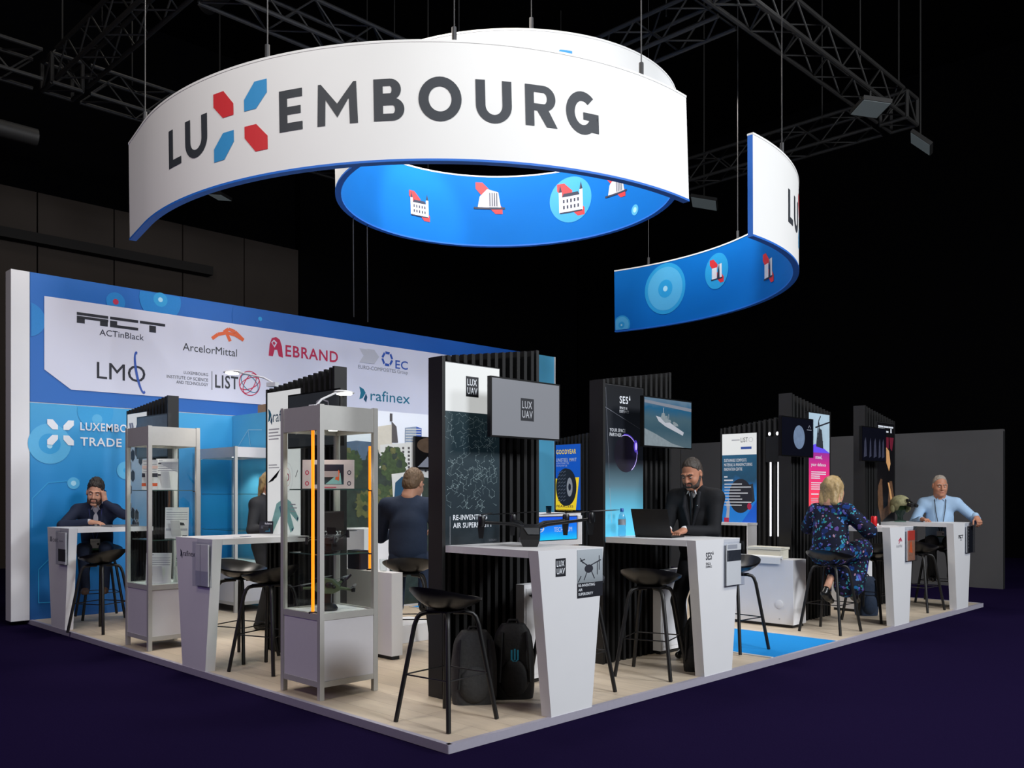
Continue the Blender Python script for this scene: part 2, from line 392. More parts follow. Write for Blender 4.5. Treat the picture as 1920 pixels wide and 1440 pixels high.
bm = B(); box(bm, -.20, -.005, YW - .0, YW + .19, 0, 4.0); struct('trim_7', bm, WHITE, bevel=.01)
bm = B(); box(bm, 8.55, 8.98, YW - .01, YW + .18, 0, 4.0, 0); box(bm, 8.98, 9.01, YW - .02, YW + .18, 0, 4.0, 1)
struct('trim_8', bm, [CYAN2, WHITE])
PW = lambda px, py: onY(px, py, YW)
NAVY = mat('navy_print_ink', (34, 38, 58), .6, noise=.04); ORNG = mat('orange_print_ink', (232, 104, 56), .55, noise=.04)
CRIM = mat('crimson_print_ink', (190, 38, 78), .55, noise=.04); COBALT = mat('cobalt_print_ink', (44, 84, 172), .55, noise=.04)
TEAL = mat('teal_print_ink', (28, 112, 140), .55, noise=.04); DTEAL = mat('deep_teal_print_ink', (24, 74, 104), .55, noise=.04)
CHEV = mat('grey_chevron_ink', (190, 192, 202), .6, noise=.03)
MF = frontY(YW, .004)
g = Gfx()
x0, zt = PW(82.6, 555); _, zb1 = PW(82, 692.6); xc, zb2 = PW(132.7, 730.5)
g.poly([(x0, zb1), (xc, zb2), (8.2, zb2), (8.2, zt), (x0, zt)], PANELW, .004)
for px, py, r, m in ((216.7, 566, .115, BUB1), (300.6, 562, .27, BUB1), (487.5, 600, .42, WBLUE), (50, 598, .2, BUB1)):
    x, z = PW(px, py); g.disc(x, z, r, m, .001, top=3.99, left=.01)
x, z = PW(216.7, 566); g.disc(x, z, .035, CRIM, .002); x, z = PW(300.6, 562); g.disc(x, z, .03, BUB3, .002); g.disc(x, z, .09, BUB4, .0015)
x, z = PW(487.5, 598); g.disc(x, z, .03, BUB4, .002)
for px, py, r, m in ((93, 832, .235, BUB2), (93, 832, .12, BUB4), (179, 772, .21, BUB4), (93, 836, .03, BUB3), (137.6, 906, .07, BUB2), (137.6, 906, .03, BUB3), (235.6, 882, .11, BUB2), (235.6, 882, .03, BUB4), (182, 786, .06, BUB2)):
    x, z = PW(px, py); g.disc(x, z, r, m, .001 + (.235 - r) * .003, top=2.49)
for pts in ([(60, 935), (90, 905), (150, 900)], [(72, 1130), (72, 1068), (92, 1048)], [(72, 1130), (130, 1128)], [(60, 935), (60, 990)]):
    q = [PW(*p) for p in pts]
    for a, b_ in zip(q, q[1:]): g.line(a, b_, .012, BUB4, .0012)
g.build('printed_panel', wall, MF)
def hexpetal(g, cx, cy, s, mats, z):
    """the four bevelled petals of the x emblem; s = half size"""
    for sx, sy, m in ((-1, 1, mats[0]), (1, 1, mats[1]), (-1, -1, mats[2]), (1, -1, mats[3])):
        p = [(.2, .22), (.2, .55), (.58, 1), (1, 1), (1, .62), (.62, .22)]
        g.poly([(cx + sx * a * s, cy + sy * b_ * s) for a, b_ in p], m, z)
L = [Gfx() for _ in range(9)]
# bar logo: three letters made of thick bars
g = L[0]; a = PW(143.5, 585); b_ = PW(143.5, 605); c = PW(309, 600)
w_ = (c[0] - a[0]); h = a[1] - b_[1]; X, Z = a[0], b_[1]
def bar_logo(g, X, Z, w_, h, m, z):
    for q in ((0, .74, .34, 1), (0, .42, .34, .66), (0, 0, .085, .44), (.25, 0, .335, .44), (.36, .74, .68, 1), (.36, 0, .68, .26), (.36, .26, .44, .62), (.7, .74, 1.0, 1), (.81, 0, .89, .66)):
        g.rect(X + q[0] * w_, Z + q[1] * h, X + q[2] * w_, Z + q[3] * h, m, z)
bar_logo(g, X, Z, w_, h, INK, .006)
g.tpx(PW, 'ACTinBlack', 186, 617, 628.5, 269, NAVY, .006, .0)
g = L[1]; g.tpx(PW, 'ArcelorMittal', 342, 642.5, 657, 443.6, CHAR, .006)
for pts in ([(397, 635), (408, 627), (424, 624), (440, 628), (456, 638)], [(419, 623), (428, 617), (440, 622), (456, 638)], [(424, 624), (431, 640)]):
    q = [PW(*p) for p in pts]
    for i, (a, b_) in enumerate(zip(q, q[1:])): g.line(a, b_, .045, ORNG, .006 + i * .0002)
g = L[2]; g.tpx(PW, 'EBRAND', 534.6, 646.6, 668, 633, CRIM, .006, .035)
g.ppx(PW, [(503, 667), (505, 645), (509, 634), (517, 632), (524, 637), (528, 650), (530, 671), (522, 668), (519, 656), (514, 656), (511, 668)], CRIM, .006)
g.ppx(PW, [(508, 642), (513, 637), (519, 643), (514, 652)], PANELW, .007); g.ppx(PW, [(510, 643), (513, 640), (516, 644), (513, 648)], CRIM, .008)
g = L[3]
for k in (0, 14): g.ppx(PW, [(673 + k, 653 + k * .08), (687 + k, 655 + k * .08), (696 + k, 668 + k * .1), (687 + k, 681 + k * .1), (673 + k, 679.5 + k * .1), (681 + k, 667 + k * .1)], CHEV, .006 + k * .0001)
cx_, cz_ = PW(725.5, 673)
for i in range(6):
    p = lambda r, d: (cx_ + r * math.cos(R(i * 60 + d)), cz_ + r * math.sin(R(i * 60 + d)) * 1.05)
    g.poly([p(.115, 4), p(.115, 50), p(.078, 56), p(.078, 0)], COBALT, .006)
g.tpx(PW, 'EC', 740.6, 675, 691, 764, COBALT, .006, .012); g.tpx(PW, 'EURO-COMPOSITES Group', 671, 684, 693, 764, GREY, .006)
g = L[4]
def fin(g, P, xl, yt, s, m1, m2, z):
    g.ppx(P, [(xl, yt), (xl + 8 * s, yt + 5 * s), (xl + 12 * s, yt + 12 * s), (xl + 6 * s, yt + 22 * s), (xl, yt + 24 * s), (xl + 2.5 * s, yt + 12 * s)], m1, z)
    g.ppx(P, [(xl + 12.5 * s, yt + 13 * s), (xl + 15 * s, yt + 20 * s), (xl + 13 * s, yt + 30 * s), (xl + 8 * s, yt + 24 * s)], m2, z)
fin(g, PW, 673, 724.6, 1.0, TEAL, DTEAL, .006); g.tpx(PW, 'rafinex', 694, 731, 751, 768, TEAL, .006, .002)
g = L[5]; g.tpx(PW, 'LMO', 181, 678, 709.6, 272, INK, .006)
x, z = PW(262, 699); g.ring(x, z, .045, .25, .03, COBALT, .008, rot=11, a0=75, a1=290)
g = L[6]
for t, xl, yt, yb in (('LUXEMBOURG', 344, 695.5, 701), ('INSTITUTE OF SCIENCE', 312, 702.5, 708.5), ('AND TECHNOLOGY', 330, 713, 719)): g.tpx(PW, t, xl, yt, yb, 389.5, CHAR, .006)
a = PW(396, 696); b_ = PW(396, 731); g.rect(a[0], b_[1], a[0] + .012, a[1], GREY, .006); g.tpx(PW, 'LIST', 402.7, 702, 727, 446, CHAR, .006, .03)
x, z = PW(467.5, 719); g.ring(x, z, .155, .165, .012, CRIM, .006); g.ring(x, z, .155, .07, .012, CRIM, .0062, rot=25); g.ring(x, z, .07, .155, .012, CRIM, .0064, rot=-30); g.ring(x, z, .15, .09, .01, TEAL, .0066, rot=-40)
g = L[7]; a = PW(89, 786); b_ = PW(89, 833.5); c = PW(137, 800)
hexpetal(g, (a[0] + c[0]) / 2, (a[1] + b_[1]) / 2, (a[1] - b_[1]) / 2, [WPRINT] * 4, .006)
g.tpx(PW, 'LUXEMBOURG', 150, 791.5, 807, 276, WPRINT, .006, .03); g.tpx(PW, 'TRADE', 150, 819.5, 835.5, 227.5, WPRINT, .006, .03)
for gg in L:
    if gg.v: gg.build('printed_logo', wall, MF)

# ================================================================== storage room in front of the back wall
XS0, XS1, YS, ZS = 2.51, 6.3, 5.24, 2.5
SKYP = ramp_mat('printed_city_sky', [(0, (226, 226, 220)), (.5, (204, 220, 236)), (1, (236, 240, 246))], 'Y', 1.5, 2.5, .5)
bm = B(); box(bm, XS0, XS1, YS, YS + .06, 0, ZS, 1); box(bm, XS0, XS0 + .06, YS + .06, YW - .01, 0, ZS, 0); box(bm, XS1 - .06, XS1, YS + .06, YW - .01, 0, ZS, 0)
room = struct('wall_storage_room', bm, [CYAN2, SKYP])
TREE = mat('printed_tree_green', (60, 78, 44), .6, noise=.75, scale=22); TREE2 = mat('printed_dark_foliage', (44, 56, 46), .6, noise=.7, scale=12)
TREE3 = mat('printed_autumn_foliage', (96, 98, 56), .6, noise=.6, scale=16)
STONE = mat('printed_stone', (206, 200, 184), .6, noise=.12, scale=14); STONE2 = mat('printed_pale_facade', (214, 214, 208), .6, noise=.1, scale=10)
TOWER = mat('printed_glass_tower', (140, 156, 176), .5, noise=.2, scale=20); DARKB = mat('printed_dark_grey', (84, 80, 80), .6, noise=.2); HILL = mat('printed_hill', (84, 104, 128), .6, noise=.3, scale=9)  # dark grey for the printed windows, spire and side strip
PC = lambda px, py: onY(px, py, YS)
g = Gfx()
g.ppx(PC, [(594, 850), (640, 830), (668, 826), (706, 830), (706, 900), (594, 900)], HILL, .001)
g.ppx(PC, [(706, 800), (735, 796), (735, 900), (706, 900)], STONE, .0012); g.ppx(PC, [(734, 790), (743, 800), (746, 830), (734, 830)], DARKB, .0014)
a = PC(733, 790); g.rect(a[0] - .02, a[1], a[0] + .02, a[1] + .1, DARKB, .0015)
g.ppx(PC, [(759, 802), (780, 800), (780, 860), (759, 860)], TOWER, .0012); g.ppx(PC, [(780, 800), (790, 803), (790, 860), (780, 860)], COBALT, .0013)
for k in range(8):
    a = PC(760, 805 + k * 5); b_ = PC(789, 805 + k * 5.1); g.line(a, b_, .012, STONE2, .0016)
g.ppx(PC, [(712, 834), (800, 828), (830, 830), (830, 930), (712, 930)], STONE2, .002)
for k in range(7):
    for j in range(9):
        a = PC(722 + j * 10.5, 838 + k * 7.2); g.rect(a[0], a[1] - .03, a[0] + .035, a[1], DARKB, .0022)
def blob(px, py, w, h, m, z, n=22, seed=1):
    rr = random.Random(seed); x, y = PC(px, py); g.poly([(x + w * math.cos(2 * math.pi * i / n) * rr.uniform(.8, 1.12), y + h * math.sin(2 * math.pi * i / n) * rr.uniform(.8, 1.12)) for i in range(n)], m, z)
g.ppx(PC, [(594, 880), (630, 866), (690, 862), (714, 880), (760, 890), (830, 900), (830, 1010), (594, 1010)], TREE2, .003)
for i, (px, py, w_, h, m) in enumerate(((735, 868, .24, .22, TREE), (660, 870, .16, .2, TREE), (700, 862, .12, .16, TREE2), (722, 930, .3, .16, TREE), (690, 945, .22, .2, TREE3), (730, 945, .15, .1, TREE3), (775, 905, .1, .07, TREE3))):
    blob(px, py, w_ * .93, h * .93, m, .004 + i * .0006, n=48, seed=i); rr_ = random.Random(i + 50)
    for k in range(16):
        a_ = rr_.uniform(0, 6.28); q_ = rr_.uniform(.3, .95); x_, y_ = PC(px, py); mm = (TREE, TREE2, TREE3, m)[k % 4]; rad = w_ * rr_.uniform(.1, .24)
        g.poly([(x_ + w_ * q_ * math.cos(a_) + rad * math.cos(2 * math.pi * j / 15) * rr_.uniform(.7, 1.2), y_ + h * q_ * math.sin(a_) + rad * math.sin(2 * math.pi * j / 15) * rr_.uniform(.7, 1.2)) for j in range(15)], mm, .0041 + i * .0006 + k * .00003)
g.ppx(PC, [(733, 889), (762, 885), (790, 893), (790, 935), (736, 935)], STONE2, .008); g.ppx(PC, [(740, 905), (752, 894), (762, 892), (768, 935), (738, 935)], DTEAL, .009)
a = PC(594, 1010); g.rect(XS0 + .01, .02, XS1 - .02, a[1], TREE2, .002)
c_ = PC(830, 828); g.rect(c_[0], a[1], XS1 - .02, c_[1] - .2, STONE2, .0018); g.rect(c_[0], a[1], XS1 - .02, a[1] + .35, TREE, .0025)
g.build('printed_cityscape', room, frontY(YS, .004))
g = Gfx(); PR = lambda px, py: (-onX(px, py, XS0)[0], onX(px, py, XS0)[1])
for a, b_ in (((448, 836), (466, 806)), ((466, 806), (492, 806)), ((466, 806), (470, 836))): g.line(PR(*a), PR(*b_), .012, BUB3, .002)
g.build('printed_line', room, frontX(XS0, .004))
CARD = mat('brown_cardboard', (170, 136, 104), .8, noise=.12, scale=14)
t = thing('cardboard_box', 'brown cardboard box lying on top of the light blue storage room wall', 'box', (2.66, 6.3, ZS))
bm = B(); box(bm, -.15, .15, -.3, .3, .0, .1); ob('carton', bm, CARD, t)
bm = B(); box(bm, -.152, -.02, -.3, .0, .1, .104); box(bm, .0, .15, .02, .3, .1, .106); ob('flap', bm, CARD, t)

# ================================================================== hanging fabric banners
PB = {'A': (-.864, 11.042, 3.483, 2.735, .023, -.026), 'B': (-.056, 11.123, 2.074, 3.68, .024, -.004), 'C': (-.384, 11.822, 3.954, 2.66, .010, .024)}
def ringpt(k, th, e, off=0.):
    a, b_, r, zb, tx, ty = PB[k]; r = r + off
    n = Vector((-tx, -ty, 1)).normalized(); x = r * math.cos(th); y = r * math.sin(th)
    x, y, z = a + x + n.x * e, b_ + y + n.y * e, zb + tx * x + ty * y + n.z * e
    return Vector((CAM[0] + x * RT[0] + y * FW[0], CAM[1] + x * RT[1] + y * FW[1], HC + z))
def ringproj(p):
    dx, dy = p.x - CAM[0], p.y - CAM[1]; D = dx * FW[0] + dy * FW[1]; return CXP + FPX * (dx * RT[0] + dy * RT[1]) / D, HY - FPX * (p.z - HC) / D
def ringang(k, px, e, t0, t1, off=0.):
    best = min(((abs(ringproj(ringpt(k, R(t0 + (t1 - t0) * i / 400), e, off))[0] - px), t0 + (t1 - t0) * i / 400) for i in range(401)))
    return R(best[1])
FABW = mat('white_stretch_fabric', (236, 235, 232), .8, noise=.015, scale=3, spec=.15)
FABB = mat('blue_printed_fabric', (6, 106, 190), .7, noise=.08, scale=1.2, spec=.15)
FRM = mat('blue_fabric_hem', (28, 108, 206), .6, noise=.05)
def banner(k, d0, d1, label, lead=0.):
    t = thing('hanging_banner', label, 'banner', ringpt(k, R((d0 + d1) / 2), 0), 0, 'curved fabric banners of the hanging sign')
    O = Vector(t.location)
    th = [R(d0 + (d1 - d0) * i / 96) for i in range(97)]
    def strip(off, flip, name, m):
        bm = B(); lo = [bm.verts.new(ringpt(k, a, 0, off) - O) for a in th]; hi = [bm.verts.new(ringpt(k, a, 1, off) - O) for a in th]
        if lead:                                           # flat return panel past the fold
            d = (ringpt(k, th[0], 0, off) - ringpt(k, th[1], 0, off)).normalized() * lead
            lo.insert(0, bm.verts.new(ringpt(k, th[0], .0, off) + d - O)); hi.insert(0, bm.verts.new(ringpt(k, th[0], 1, off) + d - O))
        for i in range(len(lo) - 1):
            bm.faces.new((lo[i], lo[i + 1], hi[i + 1], hi[i]) if not flip else (lo[i], hi[i], hi[i + 1], lo[i + 1]))
        me = bpy.data.meshes.new(name); bm.to_mesh(me); bm.free(); return link_mesh(name, me, m, t, True)
    strip(.03, False, 'outer_fabric', FABW); strip(-.03, True, 'inner_fabric', FABB)
    for e0, e1, nm, m in ((-.02, .0, 'bottom_rail', FRM), (1.0, 1.02, 'top_rail', FABW)):
        bm = B(); rows = []
        pts = [(a, 0) for a in th]
        for a in th:
            rows.append([bm.verts.new(ringpt(k, a, e, q) - O) for q, e in ((-.035, e0), (.035, e0), (.035, e1), (-.035, e1))])
        if lead:
            d0_ = (ringpt(k, th[0], 0) - ringpt(k, th[1], 0)).normalized() * lead
            rows.insert(0, [bm.verts.new(v.co + d0_) for v in rows[0]])
        for a, b_ in zip(rows, rows[1:]):
            for q in range(4): bm.faces.new((a[q], a[(q + 1) % 4], b_[(q + 1) % 4], b_[q]))
        bm.faces.new(rows[0]); bm.faces.new(rows[-1][::-1]); ob(nm, bm, m, t, smooth=True)
    for a in ((th[0], th[-1]) if d1 - d0 < 359 else ()):
        bm = B(); dd = (ringpt(k, th[0], 0) - ringpt(k, th[1], 0)).normalized() * lead if (lead and a == th[0]) else Vector()
        v = [bm.verts.new(ringpt(k, a, e, q) + dd - O) for e, q in ((0, -.03), (0, .03), (1, .03), (1, -.03))]; bm.faces.new(v); ob('end_seam', bm, FRM if k == 'C' else FABW, t)
    return t, O
def lettering(t, O, k, a0, sgn=1, off=.034):
    """country name wrapped round the outside; a0 = angle of the first letter's left edge"""
    r = PB[k][2] + off; g = Gfx()
    H0, H1 = .33, .69
    for ch, s0, s1 in WORD:
        if ch == 'X':
            hexpetal(g, (s0 + s1) / 2, .52, .31, [RED, SKY, SKY, RED], 0)
        else: glyph(g, ch, s0, H0 - (.012 if ch in 'OUG' else 0), s1, H1 + (.012 if ch in 'OG' else 0), CHAR, 0, .22)
    g.build('lettering', t, fn=lambda x, y, z: ringpt(k, a0 + x / r, y, off) - O, cut=.08)
# letter positions measured along the front banner
kA = PB['A'][2]; WORD = []; WL = []
for ch, xl, xr in (('L', 316, 340), ('U', 348, 389), ('X', 401, 504), ('E', 526, 571), ('M', 597, 677), ('B', 707, 765), ('O', 789, 873), ('U', 898, 966), ('R', 993, 1052), ('G', 1068, 1131)):
    WL.append((ch, ringang('A', xl, .5, 204, 318, .034), ringang('A', xr, .5, 204, 318, .034)))
A0 = WL[0][1]; WORD = [(ch, (a - A0) * kA, (b_ - A0) * kA) for ch, a, b_ in WL]
bt, bo = banner('A', 215.6, 317.3, 'white curved front banner with the whole country name in charcoal letters', lead=.55)
lettering(bt, bo, 'A', A0)
bt2, bo2 = banner('B', -90, 270, 'closed round banner hung highest, behind the front banner, blue inside with small building emblems')
a_ = ringang('B', 982, .9, 200, 340, .034); lettering(bt2, bo2, 'B', a_ - (WORD[2][1] + WORD[2][2]) / 2 / 2.1 * .8)
bt3, bo3 = banner('C', -45, 57.2, 'curved banner at the right, blue inside and white outside, hanging apart from the other two')
a_ = ringang('C', 1478.5, .5, -45, 20, .034); lettering(bt3, bo3, 'C', a_)
# emblems on the blue inside faces
EMBW = mat('emblem_white_ink', (212, 214, 222), .6, noise=.05); EMBD = mat('emblem_dark_ink', (36, 44, 66), .6, noise=.05)
def emblem(t, O, k, px, py, t0, t1, kind, s=1.0, halo=0.):
    c = min(((abs(ringproj(ringpt(k, R(t0 + (t1 - t0) * i / 300), .05 + .9 * j / 24, -.034))[0] - px) + abs(ringproj(ringpt(k, R(t0 + (t1 - t0) * i / 300), .05 + .9 * j / 24, -.034))[1] - py), R(t0 + (t1 - t0) * i / 300), .05 + .9 * j / 24) for i in range(0, 301) for j in range(25)))
    th0, e0 = c[1], c[2]; r = PB[k][2] - .034; g = Gfx()
    if kind == 'circle':
        g.disc(0, 0, .2 * s, BUB4, 0, n=40); g.disc(0, 0, .17 * s, BUB2, .001, n=40); g.disc(0, 0, .07 * s, BUB4, .002); g.disc(0, 0, .022 * s, BUB3, .003)
    elif kind == 'star':
        g.disc(0, 0, .06 * s, BUB2, 0); g.disc(0, 0, .03 * s, BUB3, .001)
    else:
        if halo: g.disc(0, 0, halo, BUB4 if kind != 'pale' else BUB2, 0, n=40)
        for sx in (-1, 1): g.poly([(sx * -.17 * s, .2 * s * 1), (sx * -.08 * s, .2 * s), (sx * .02 * s, .1 * s), (sx * -.0 * s, .02 * s), (sx * -.1 * s, .04 * s), (sx * -.17 * s, .12 * s)] if sx == 1 else [(.17 * s, -.2 * s), (.08 * s, -.2 * s), (-.02 * s, -.1 * s), (0, -.02 * s), (.1 * s, -.04 * s), (.17 * s, -.12 * s)], RED, .001)
        if kind in ('castle', 'pale'):
            g.rect(-.13 * s, -.14 * s, .13 * s, .04 * s, EMBW, .002)
            for q in (-.15, .11): g.rect(q * s, -.14 * s, (q + .04) * s, .1 * s, EMBW, .003); g.poly([(q * s, .1 * s), ((q + .04) * s, .1 * s), ((q + .02) * s, .19 * s)], EMBD, .003)
            g.poly([(-.11 * s, .04 * s), (.11 * s, .04 * s), (.09 * s, .08 * s), (-.09 * s, .08 * s)], EMBD, .003)
            for q in range(5):
                for w_ in (-.1, -.03): g.rect((-.1 + q * .045) * s, w_ * s, (-.08 + q * .045) * s, (w_ + .04) * s, EMBD, .004)
            g.rect(-.14 * s, -.15 * s, .14 * s, -.135 * s, EMBD, .004)
        elif kind == 'block':
            g.poly([(-.15 * s, -.12 * s), (.15 * s, -.12 * s), (.12 * s, .08 * s), (-.02 * s, .12 * s), (-.12 * s, .02 * s)], EMBW, .002)
            g.poly([(0, -.12 * s), (.12 * s, -.12 * s), (.12 * s, .08 * s), (-.02 * s, .12 * s)], LGREY, .003); g.rect(-.2 * s, -.14 * s, .2 * s, -.115 * s, EMBD, .003)
            for q in range(4): g.rect((.005 + .03 * q) * s, -.1 * s, (.015 + .03 * q) * s, .07 * s, EMBD, .004)
        else:
            g.rect(-.12 * s, -.12 * s, -.0 * s, .06 * s, EMBW, .002); g.rect(.03 * s, -.12 * s, .12 * s, .1 * s, EMBW, .002); g.rect(-.14 * s, -.135 * s, .14 * s, -.115 * s, EMBD, .003); g.poly([(.0, -.12 * s), (.06 * s, .14 * s), (.07 * s, -.12 * s)], EMBD, .003)
    # seen from the centre of the ring the reading direction runs clockwise
    g.build('printed_emblem', t, fn=lambda x, y, z: ringpt(k, min(th0 - x / r, R(57) if k == 'C' else 99), max(e0 + y, .012), -.034 - z) - O, cut=.1)
for px, py, kd, s, hl in ((786, 385, 'pale', 1.0, .0), (917, 373, 'block', 1.15, 0), (1071, 376, 'castle', 1.25, .33), (1155, 346, 'block', 1.0, 0), (1190, 393, 'star', 1.2, 0)): emblem(bt2, bo2, 'B', px, py, 20, 170, kd, s, hl)
for px, py, kd, s, hl in ((1248, 543, 'circle', 2.05, 0), (1166, 608, 'circle', .8, 0), (1344, 507, 'houses', .95, .27), (1441, 501, 'houses', 1.1, 0)): emblem(bt3, bo3, 'C', px, py, 0, 57, kd, s, hl)

# ================================================================== trusses, cables, flood lamps
TRUSS = mat('dark_truss_tube', (44, 43, 42), .6, .2, noise=.15, scale=8)
def truss(A, Bp, label, w=.42):
    A = Vector(A); Bp = Vector(Bp); d = (Bp - A).normalized(); s = d.cross(Vector((0, 0, 1))).normalized() * w / 2; u = Vector((0, 0, w / 2)); L_ = (Bp - A).length
    t = thing('lighting_truss', label, 'truss', A)
    bm = B()
    for a, b_ in ((1, 1), (1, -1), (-1, 1), (-1, -1)): tube(bm, [s * a + u * b_, d * L_ + s * a + u * b_], .03, 8)
    ob('main_tubes', bm, TRUSS, t)
    bm = B(); n = int(L_ / .42)
    for i in range(n):
        p, q = d * (L_ * i / n), d * (L_ * (i + 1) / n); f = 1 if i % 2 else -1
        tube(bm, [p + s + u * f, q + s - u * f], .013, 6); tube(bm, [p - s + u * f, q - s - u * f], .013, 6)
        tube(bm, [p + s * f + u, q - s * f + u], .013, 6); tube(bm, [p + s * f - u, q - s * f - u], .013, 6)
    ob('lattice_bracing', bm, TRUSS, t)
    for f in (.12, .88): bm = B(); tube(bm, [d * L_ * f + u, d * L_ * f + Vector((0, 0, 11.995 - A.z))], .01, 6); ob('hanging_chain', bm, TRUSS, t)
    return t
ZT = 7.6
truss((1.3, .4, ZT), (1.3, 9.7, ZT), 'thick dark truss running back at the upper left towards a corner block')
truss((1.62, 10.1, ZT), (7.5, 10.1, ZT), 'long dark truss behind the left end of the front banner')
truss((-5.5, 10.1, ZT), (.96, 10.1, ZT), 'dark truss leaving the frame at the left edge')
truss((1.62, 1.8, ZT), (10.85, 1.8, ZT), 'dark truss slanting down from the top edge to the right corner block')
truss((11.2, 2.15, ZT), (11.2, 10.0, ZT), 'dark truss behind the right hand banner, ending at the corner block')
truss((6.5, 2.1, ZT), (6.5, 9.8, ZT), 'dark truss in the middle, just above the round banner')
truss((1.6, 6.2, ZT), (6.2, 6.2, ZT), 'short dark cross truss above the front banner')
bm = B(); tube(bm, [(0, 0, 0), (0, 7.0, 0)], .16, 14)
o = ob('ventilation_duct', bm, TRUSS, None, True, Matrix.Translation((3.6, 3.2, 9.6))); tag(o, 'round dark duct high at the top centre behind the trusses', 'duct')
bm = B(); tube(bm, [(0, 0, 0), (3.2, 0, 0)], .13, 12)
o = ob('ventilation_duct', bm, TRUSS, None, True, Matrix.Translation((-2.0, 10.9, 6.9))); tag(o, 'short dark duct below the left background truss', 'duct')
for loc, lab in (((11.2, 1.8, ZT), 'corner block where the two right hand trusses meet'), ((1.3, 10.1, ZT), 'corner block where the two left hand trusses meet')):
    bm = B(); c = [(x, y, z) for x in (-.21, .21) for y in (-.21, .21) for z in (-.21, .21)]
    for i, p in enumerate(c):
        for q in c[i + 1:]:
            n_ = sum(abs(u_ - v_) > .1 for u_, v_ in zip(p, q))
            if n_ == 1: tube(bm, [p, q], .03, 8)
            elif n_ == 2 and p[0] * p[1] * p[2] > 0: tube(bm, [p, q], .014, 6)
    tube(bm, [(-.21, -.21, .21), (0, 0, .5), (.21, .21, .21)], .012, 6); tube(bm, [(0, 0, .5), (0, 0, 11.995 - ZT)], .012, 6)
    o = ob('truss_corner_block', bm, TRUSS, M=Matrix.Translation(loc)); tag(o, lab, 'truss')
CABLE = mat('thin_steel_cable', (60, 60, 62), .5, .5, noise=.1)
def cable(px, k, e, t0, t1, top, label):
    top = 11.995
    p = ringpt(k, ringang(k, px, e, t0, t1), e); p.z += .004; bm = B(); tube(bm, [(0, 0, 0), (0, 0, top - p.z)], .006, 6); tube(bm, [(0, 0, 0), (0, 0, .12)], .022, 8)
    o = ob('suspension_cable', bm, CABLE, M=Matrix.Translation(p)); tag(o, label, 'cable', 'cables carrying the hanging banners')
cable(272, 'A', 1.02, 215.6, 240, 7.9, 'steel cable on the left end of the front banner')
cable(501, 'A', 1.02, 220, 317, 8.9, 'steel cable on the front banner above the x emblem')
cable(853, 'A', 1.02, 220, 317, 8.9, 'steel cable on the front banner above the middle of the lettering')
cable(1203, 'A', 1.02, 220, 317, 8.4, 'steel cable on the front banner near its right end')
cable(997, 'B', 1.02, 200, 340, 8.6, 'steel cable on the near rim of the round banner')
cable(1216, 'C', 1.02, 30, 57, 7.2, 'steel cable on the far left end of the right hand banner')
cable(1383, 'C', 1.02, 10, 57, 7.2, 'steel cable behind the upright edge of the right hand banner')
cable(1466, 'C', 1.02, -45, 5, 7.6, 'steel cable on the near white side of the right hand banner')
for i, (px, k, t0, t1, lab) in enumerate(((662, 'B', 100, 180, 'leftmost thin cable hanging below the round banner'), (688, 'B', 100, 175, 'right hand one of two thin cables hanging below the round banner'))):
    p = ringpt(k, ringang(k, px, 0, t0, t1), -.02); bm = B(); tube(bm, [(0, 0, -.002), (.02, .01, -1.3)], .006, 6)
    o = ob('suspension_cable', bm, CABLE, M=Matrix.Translation(p)); tag(o, lab, 'cable', 'cables carrying the hanging banners')
LAMPF = mat('flood_lamp_panel', (88, 94, 96), .5, emit=.25, noise=.03, ecol=(110, 120, 124)); LAMPW = mat('flood_lamp_lit_panel', (255, 250, 242), .5, emit=3.0, noise=.01)
def flood(loc, rx, rz, s, m, label, up=.5):
    t = thing('flood_lamp', label, 'lamp', loc, rz, 'flood lamps hung from the trusses')
    bm = B(); box(bm, -s, s, -s * .8, s * .8, 0, .06); a = ob('housing', bm, TRUSS, t, bevel=.01); a.rotation_euler.x = rx
    bm = B(); box(bm, -s * .94, s * .94, -s * .75, s * .75, -.008, -.001); a = ob('light_panel', bm, m, t); a.rotation_euler.x = rx
    bm = B(); tube(bm, [(0, 0, .06), (0, 0, up)], .015, 6); ob('hanger', bm, TRUSS, t)
flood((9.61, 1.59, 7.1), R(8), R(45), .26, LAMPF, 'grey flood lamp panel under the truss at the upper right', .26)
flood((12.4, 1.9, 7.45), R(42), R(20), .26, LAMPF, 'thin grey flood lamp tilted beyond the right corner block', 4.5)
flood((12.65, 6.36, 7.5), R(14), R(30), .34, LAMPF, 'grey flood lamp between the front banner and the right hand banner', 4.45)
flood((5.36, 13.17, 7.5), R(8), R(30), .2, LAMPF, 'small grey flood lamp below the blue hem of the front banner', 4.45)
flood((3.05, 10.1, 7.12), R(24), R(20), .3, LAMPW, 'bright white flood lamp peeking out at the left end of the front banner', .3)
flood((7.05, 8.6, 7.05), R(10), R(60), .34, LAMPF, 'grey flood lamp seen through the round banner opening', 4.9)
